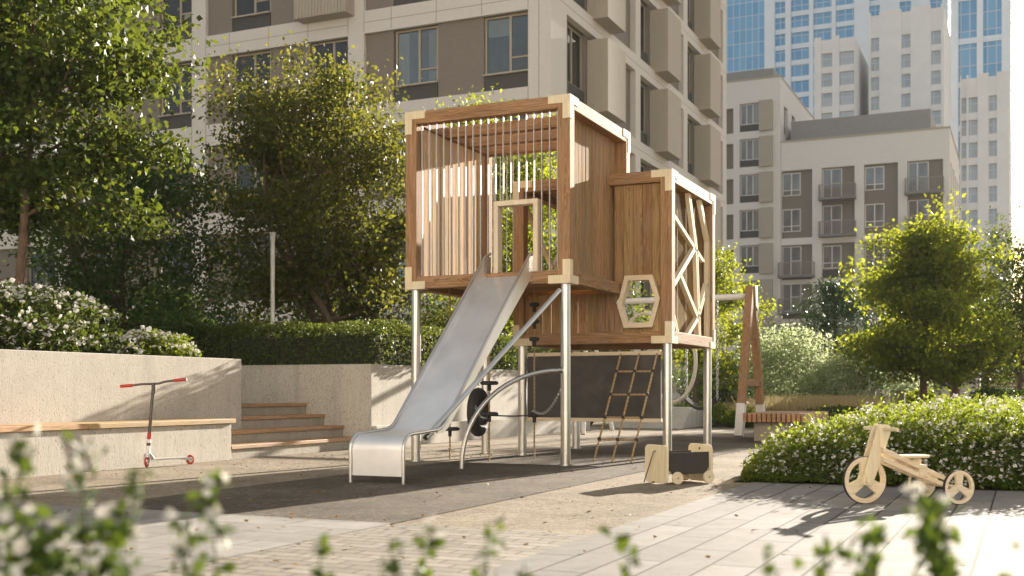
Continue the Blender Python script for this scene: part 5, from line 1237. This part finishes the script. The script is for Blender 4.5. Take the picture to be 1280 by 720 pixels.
for i in range(3):
    f_ = MB().box(p[0] - 1.0 + i * 2.2, p[0] + 0.4 + i * 2.2, p[1] - 0.03, p[1] + 0.02, 0.8, 2.3).build('window', 'window_frame', t); MB().box(p[0] - 0.92 + i * 2.2, p[0] + 0.32 + i * 2.2, p[1] - 0.04, p[1] - 0.031, 0.88, 2.22).build('pane', 'pane_far', f_)

# ================================================================== AIR
if HAZE > 0:
    m = bpy.data.materials.new('haze_air'); m.use_nodes = True; nt = m.node_tree; nt.nodes.clear()
    out = nt.nodes.new('ShaderNodeOutputMaterial'); pv = nt.nodes.new('ShaderNodeVolumePrincipled')
    pv.inputs['Color'].default_value = (0.88, 0.95, 1.0, 1); pv.inputs['Density'].default_value = HAZE; pv.inputs['Anisotropy'].default_value = 0.0
    nt.links.new(pv.outputs[0], out.inputs['Volume'])
    o = MB().box(-415, 415, -55, 475, -1.0, 140).build('haze', m); tag(o, 'thin pale air haze over the whole place', 'haze', kind='stuff')

# ================================================================== LIGHT, SKY, CAMERA
SUNV = Vector((SUN_K, 1.0, SUN_T)).normalized()
el = math.asin(SUNV.z); az = math.atan2(SUNV.x, SUNV.y)
L = bpy.data.lights.new('sun', 'SUN'); L.energy = 5.0; L.angle = R(0.55); L.color = (1.0, 0.895, 0.75)
lo = bpy.data.objects.new('sun', L); COL.objects.link(lo); lo.rotation_euler = (-SUNV).to_track_quat('-Z', 'Y').to_euler(); lo.location = (0, 0, 60)
w = bpy.data.worlds.new('World'); scene.world = w; w.use_nodes = True; nt = w.node_tree; nt.nodes.clear()
sky = nt.nodes.new('ShaderNodeTexSky'); sky.sky_type = 'NISHITA'; sky.sun_disc = False; sky.sun_elevation = el; sky.sun_rotation = az
sky.air_density = 0.8; sky.dust_density = 1.0; sky.ozone_density = 0.6
bg = nt.nodes.new('ShaderNodeBackground'); bg.inputs['Strength'].default_value = SKY
out = nt.nodes.new('ShaderNodeOutputWorld'); 
tc = nt.nodes.new('ShaderNodeTexCoord'); mp = nt.nodes.new('ShaderNodeMapping'); mp.inputs['Scale'].default_value = (1.0, 1.0, 2.4); nt.links.new(tc.outputs['Generated'], mp.inputs[0])
cl = ramp(nt, noise(nt, mp.outputs[0], 2.6, 6, 0.6, 0.4), [(0.32, (0, 0, 0)), (0.52, (1, 1, 1))])
warm = mixc(nt, 1.0, sky.outputs[0], (1.0, 0.95, 0.87), 'MULTIPLY')
cloudy = mixc(nt, math_(nt, 'MULTIPLY', cl, 0.85), warm, (CLOUD, CLOUD * 0.965, CLOUD * 0.925))
nt.links.new(cloudy, bg.inputs[0]); nt.links.new(bg.outputs[0], out.inputs[0])
cam = bpy.data.cameras.new('camera'); cam.sensor_width = 36; cam.lens = 36 * 1422 / 1280; cam.shift_y = 129 / 1280; cam.clip_start = 0.05; cam.clip_end = 3000
cam.dof.use_dof = True; cam.dof.focus_distance = 11.6; cam.dof.aperture_fstop = 2.8; cam.dof.aperture_blades = 0
co = bpy.data.objects.new('camera', cam); COL.objects.link(co); co.location = (0, 0, 0.77); co.rotation_euler = (R(90), 0, R(24.33)); scene.camera = co
scene.view_settings.view_transform = 'Standard'; scene.view_settings.look = 'None'; scene.view_settings.gamma = 1.0; scene.view_settings.exposure = EXPO
try: scene.view_settings.use_curve_mapping = False
except Exception: pass
c = scene.cycles
c.max_bounces = 8; c.diffuse_bounces = 3; c.glossy_bounces = 3; c.transmission_bounces = 6; c.transparent_max_bounces = 8; c.volume_bounces = 0
c.use_denoising = True
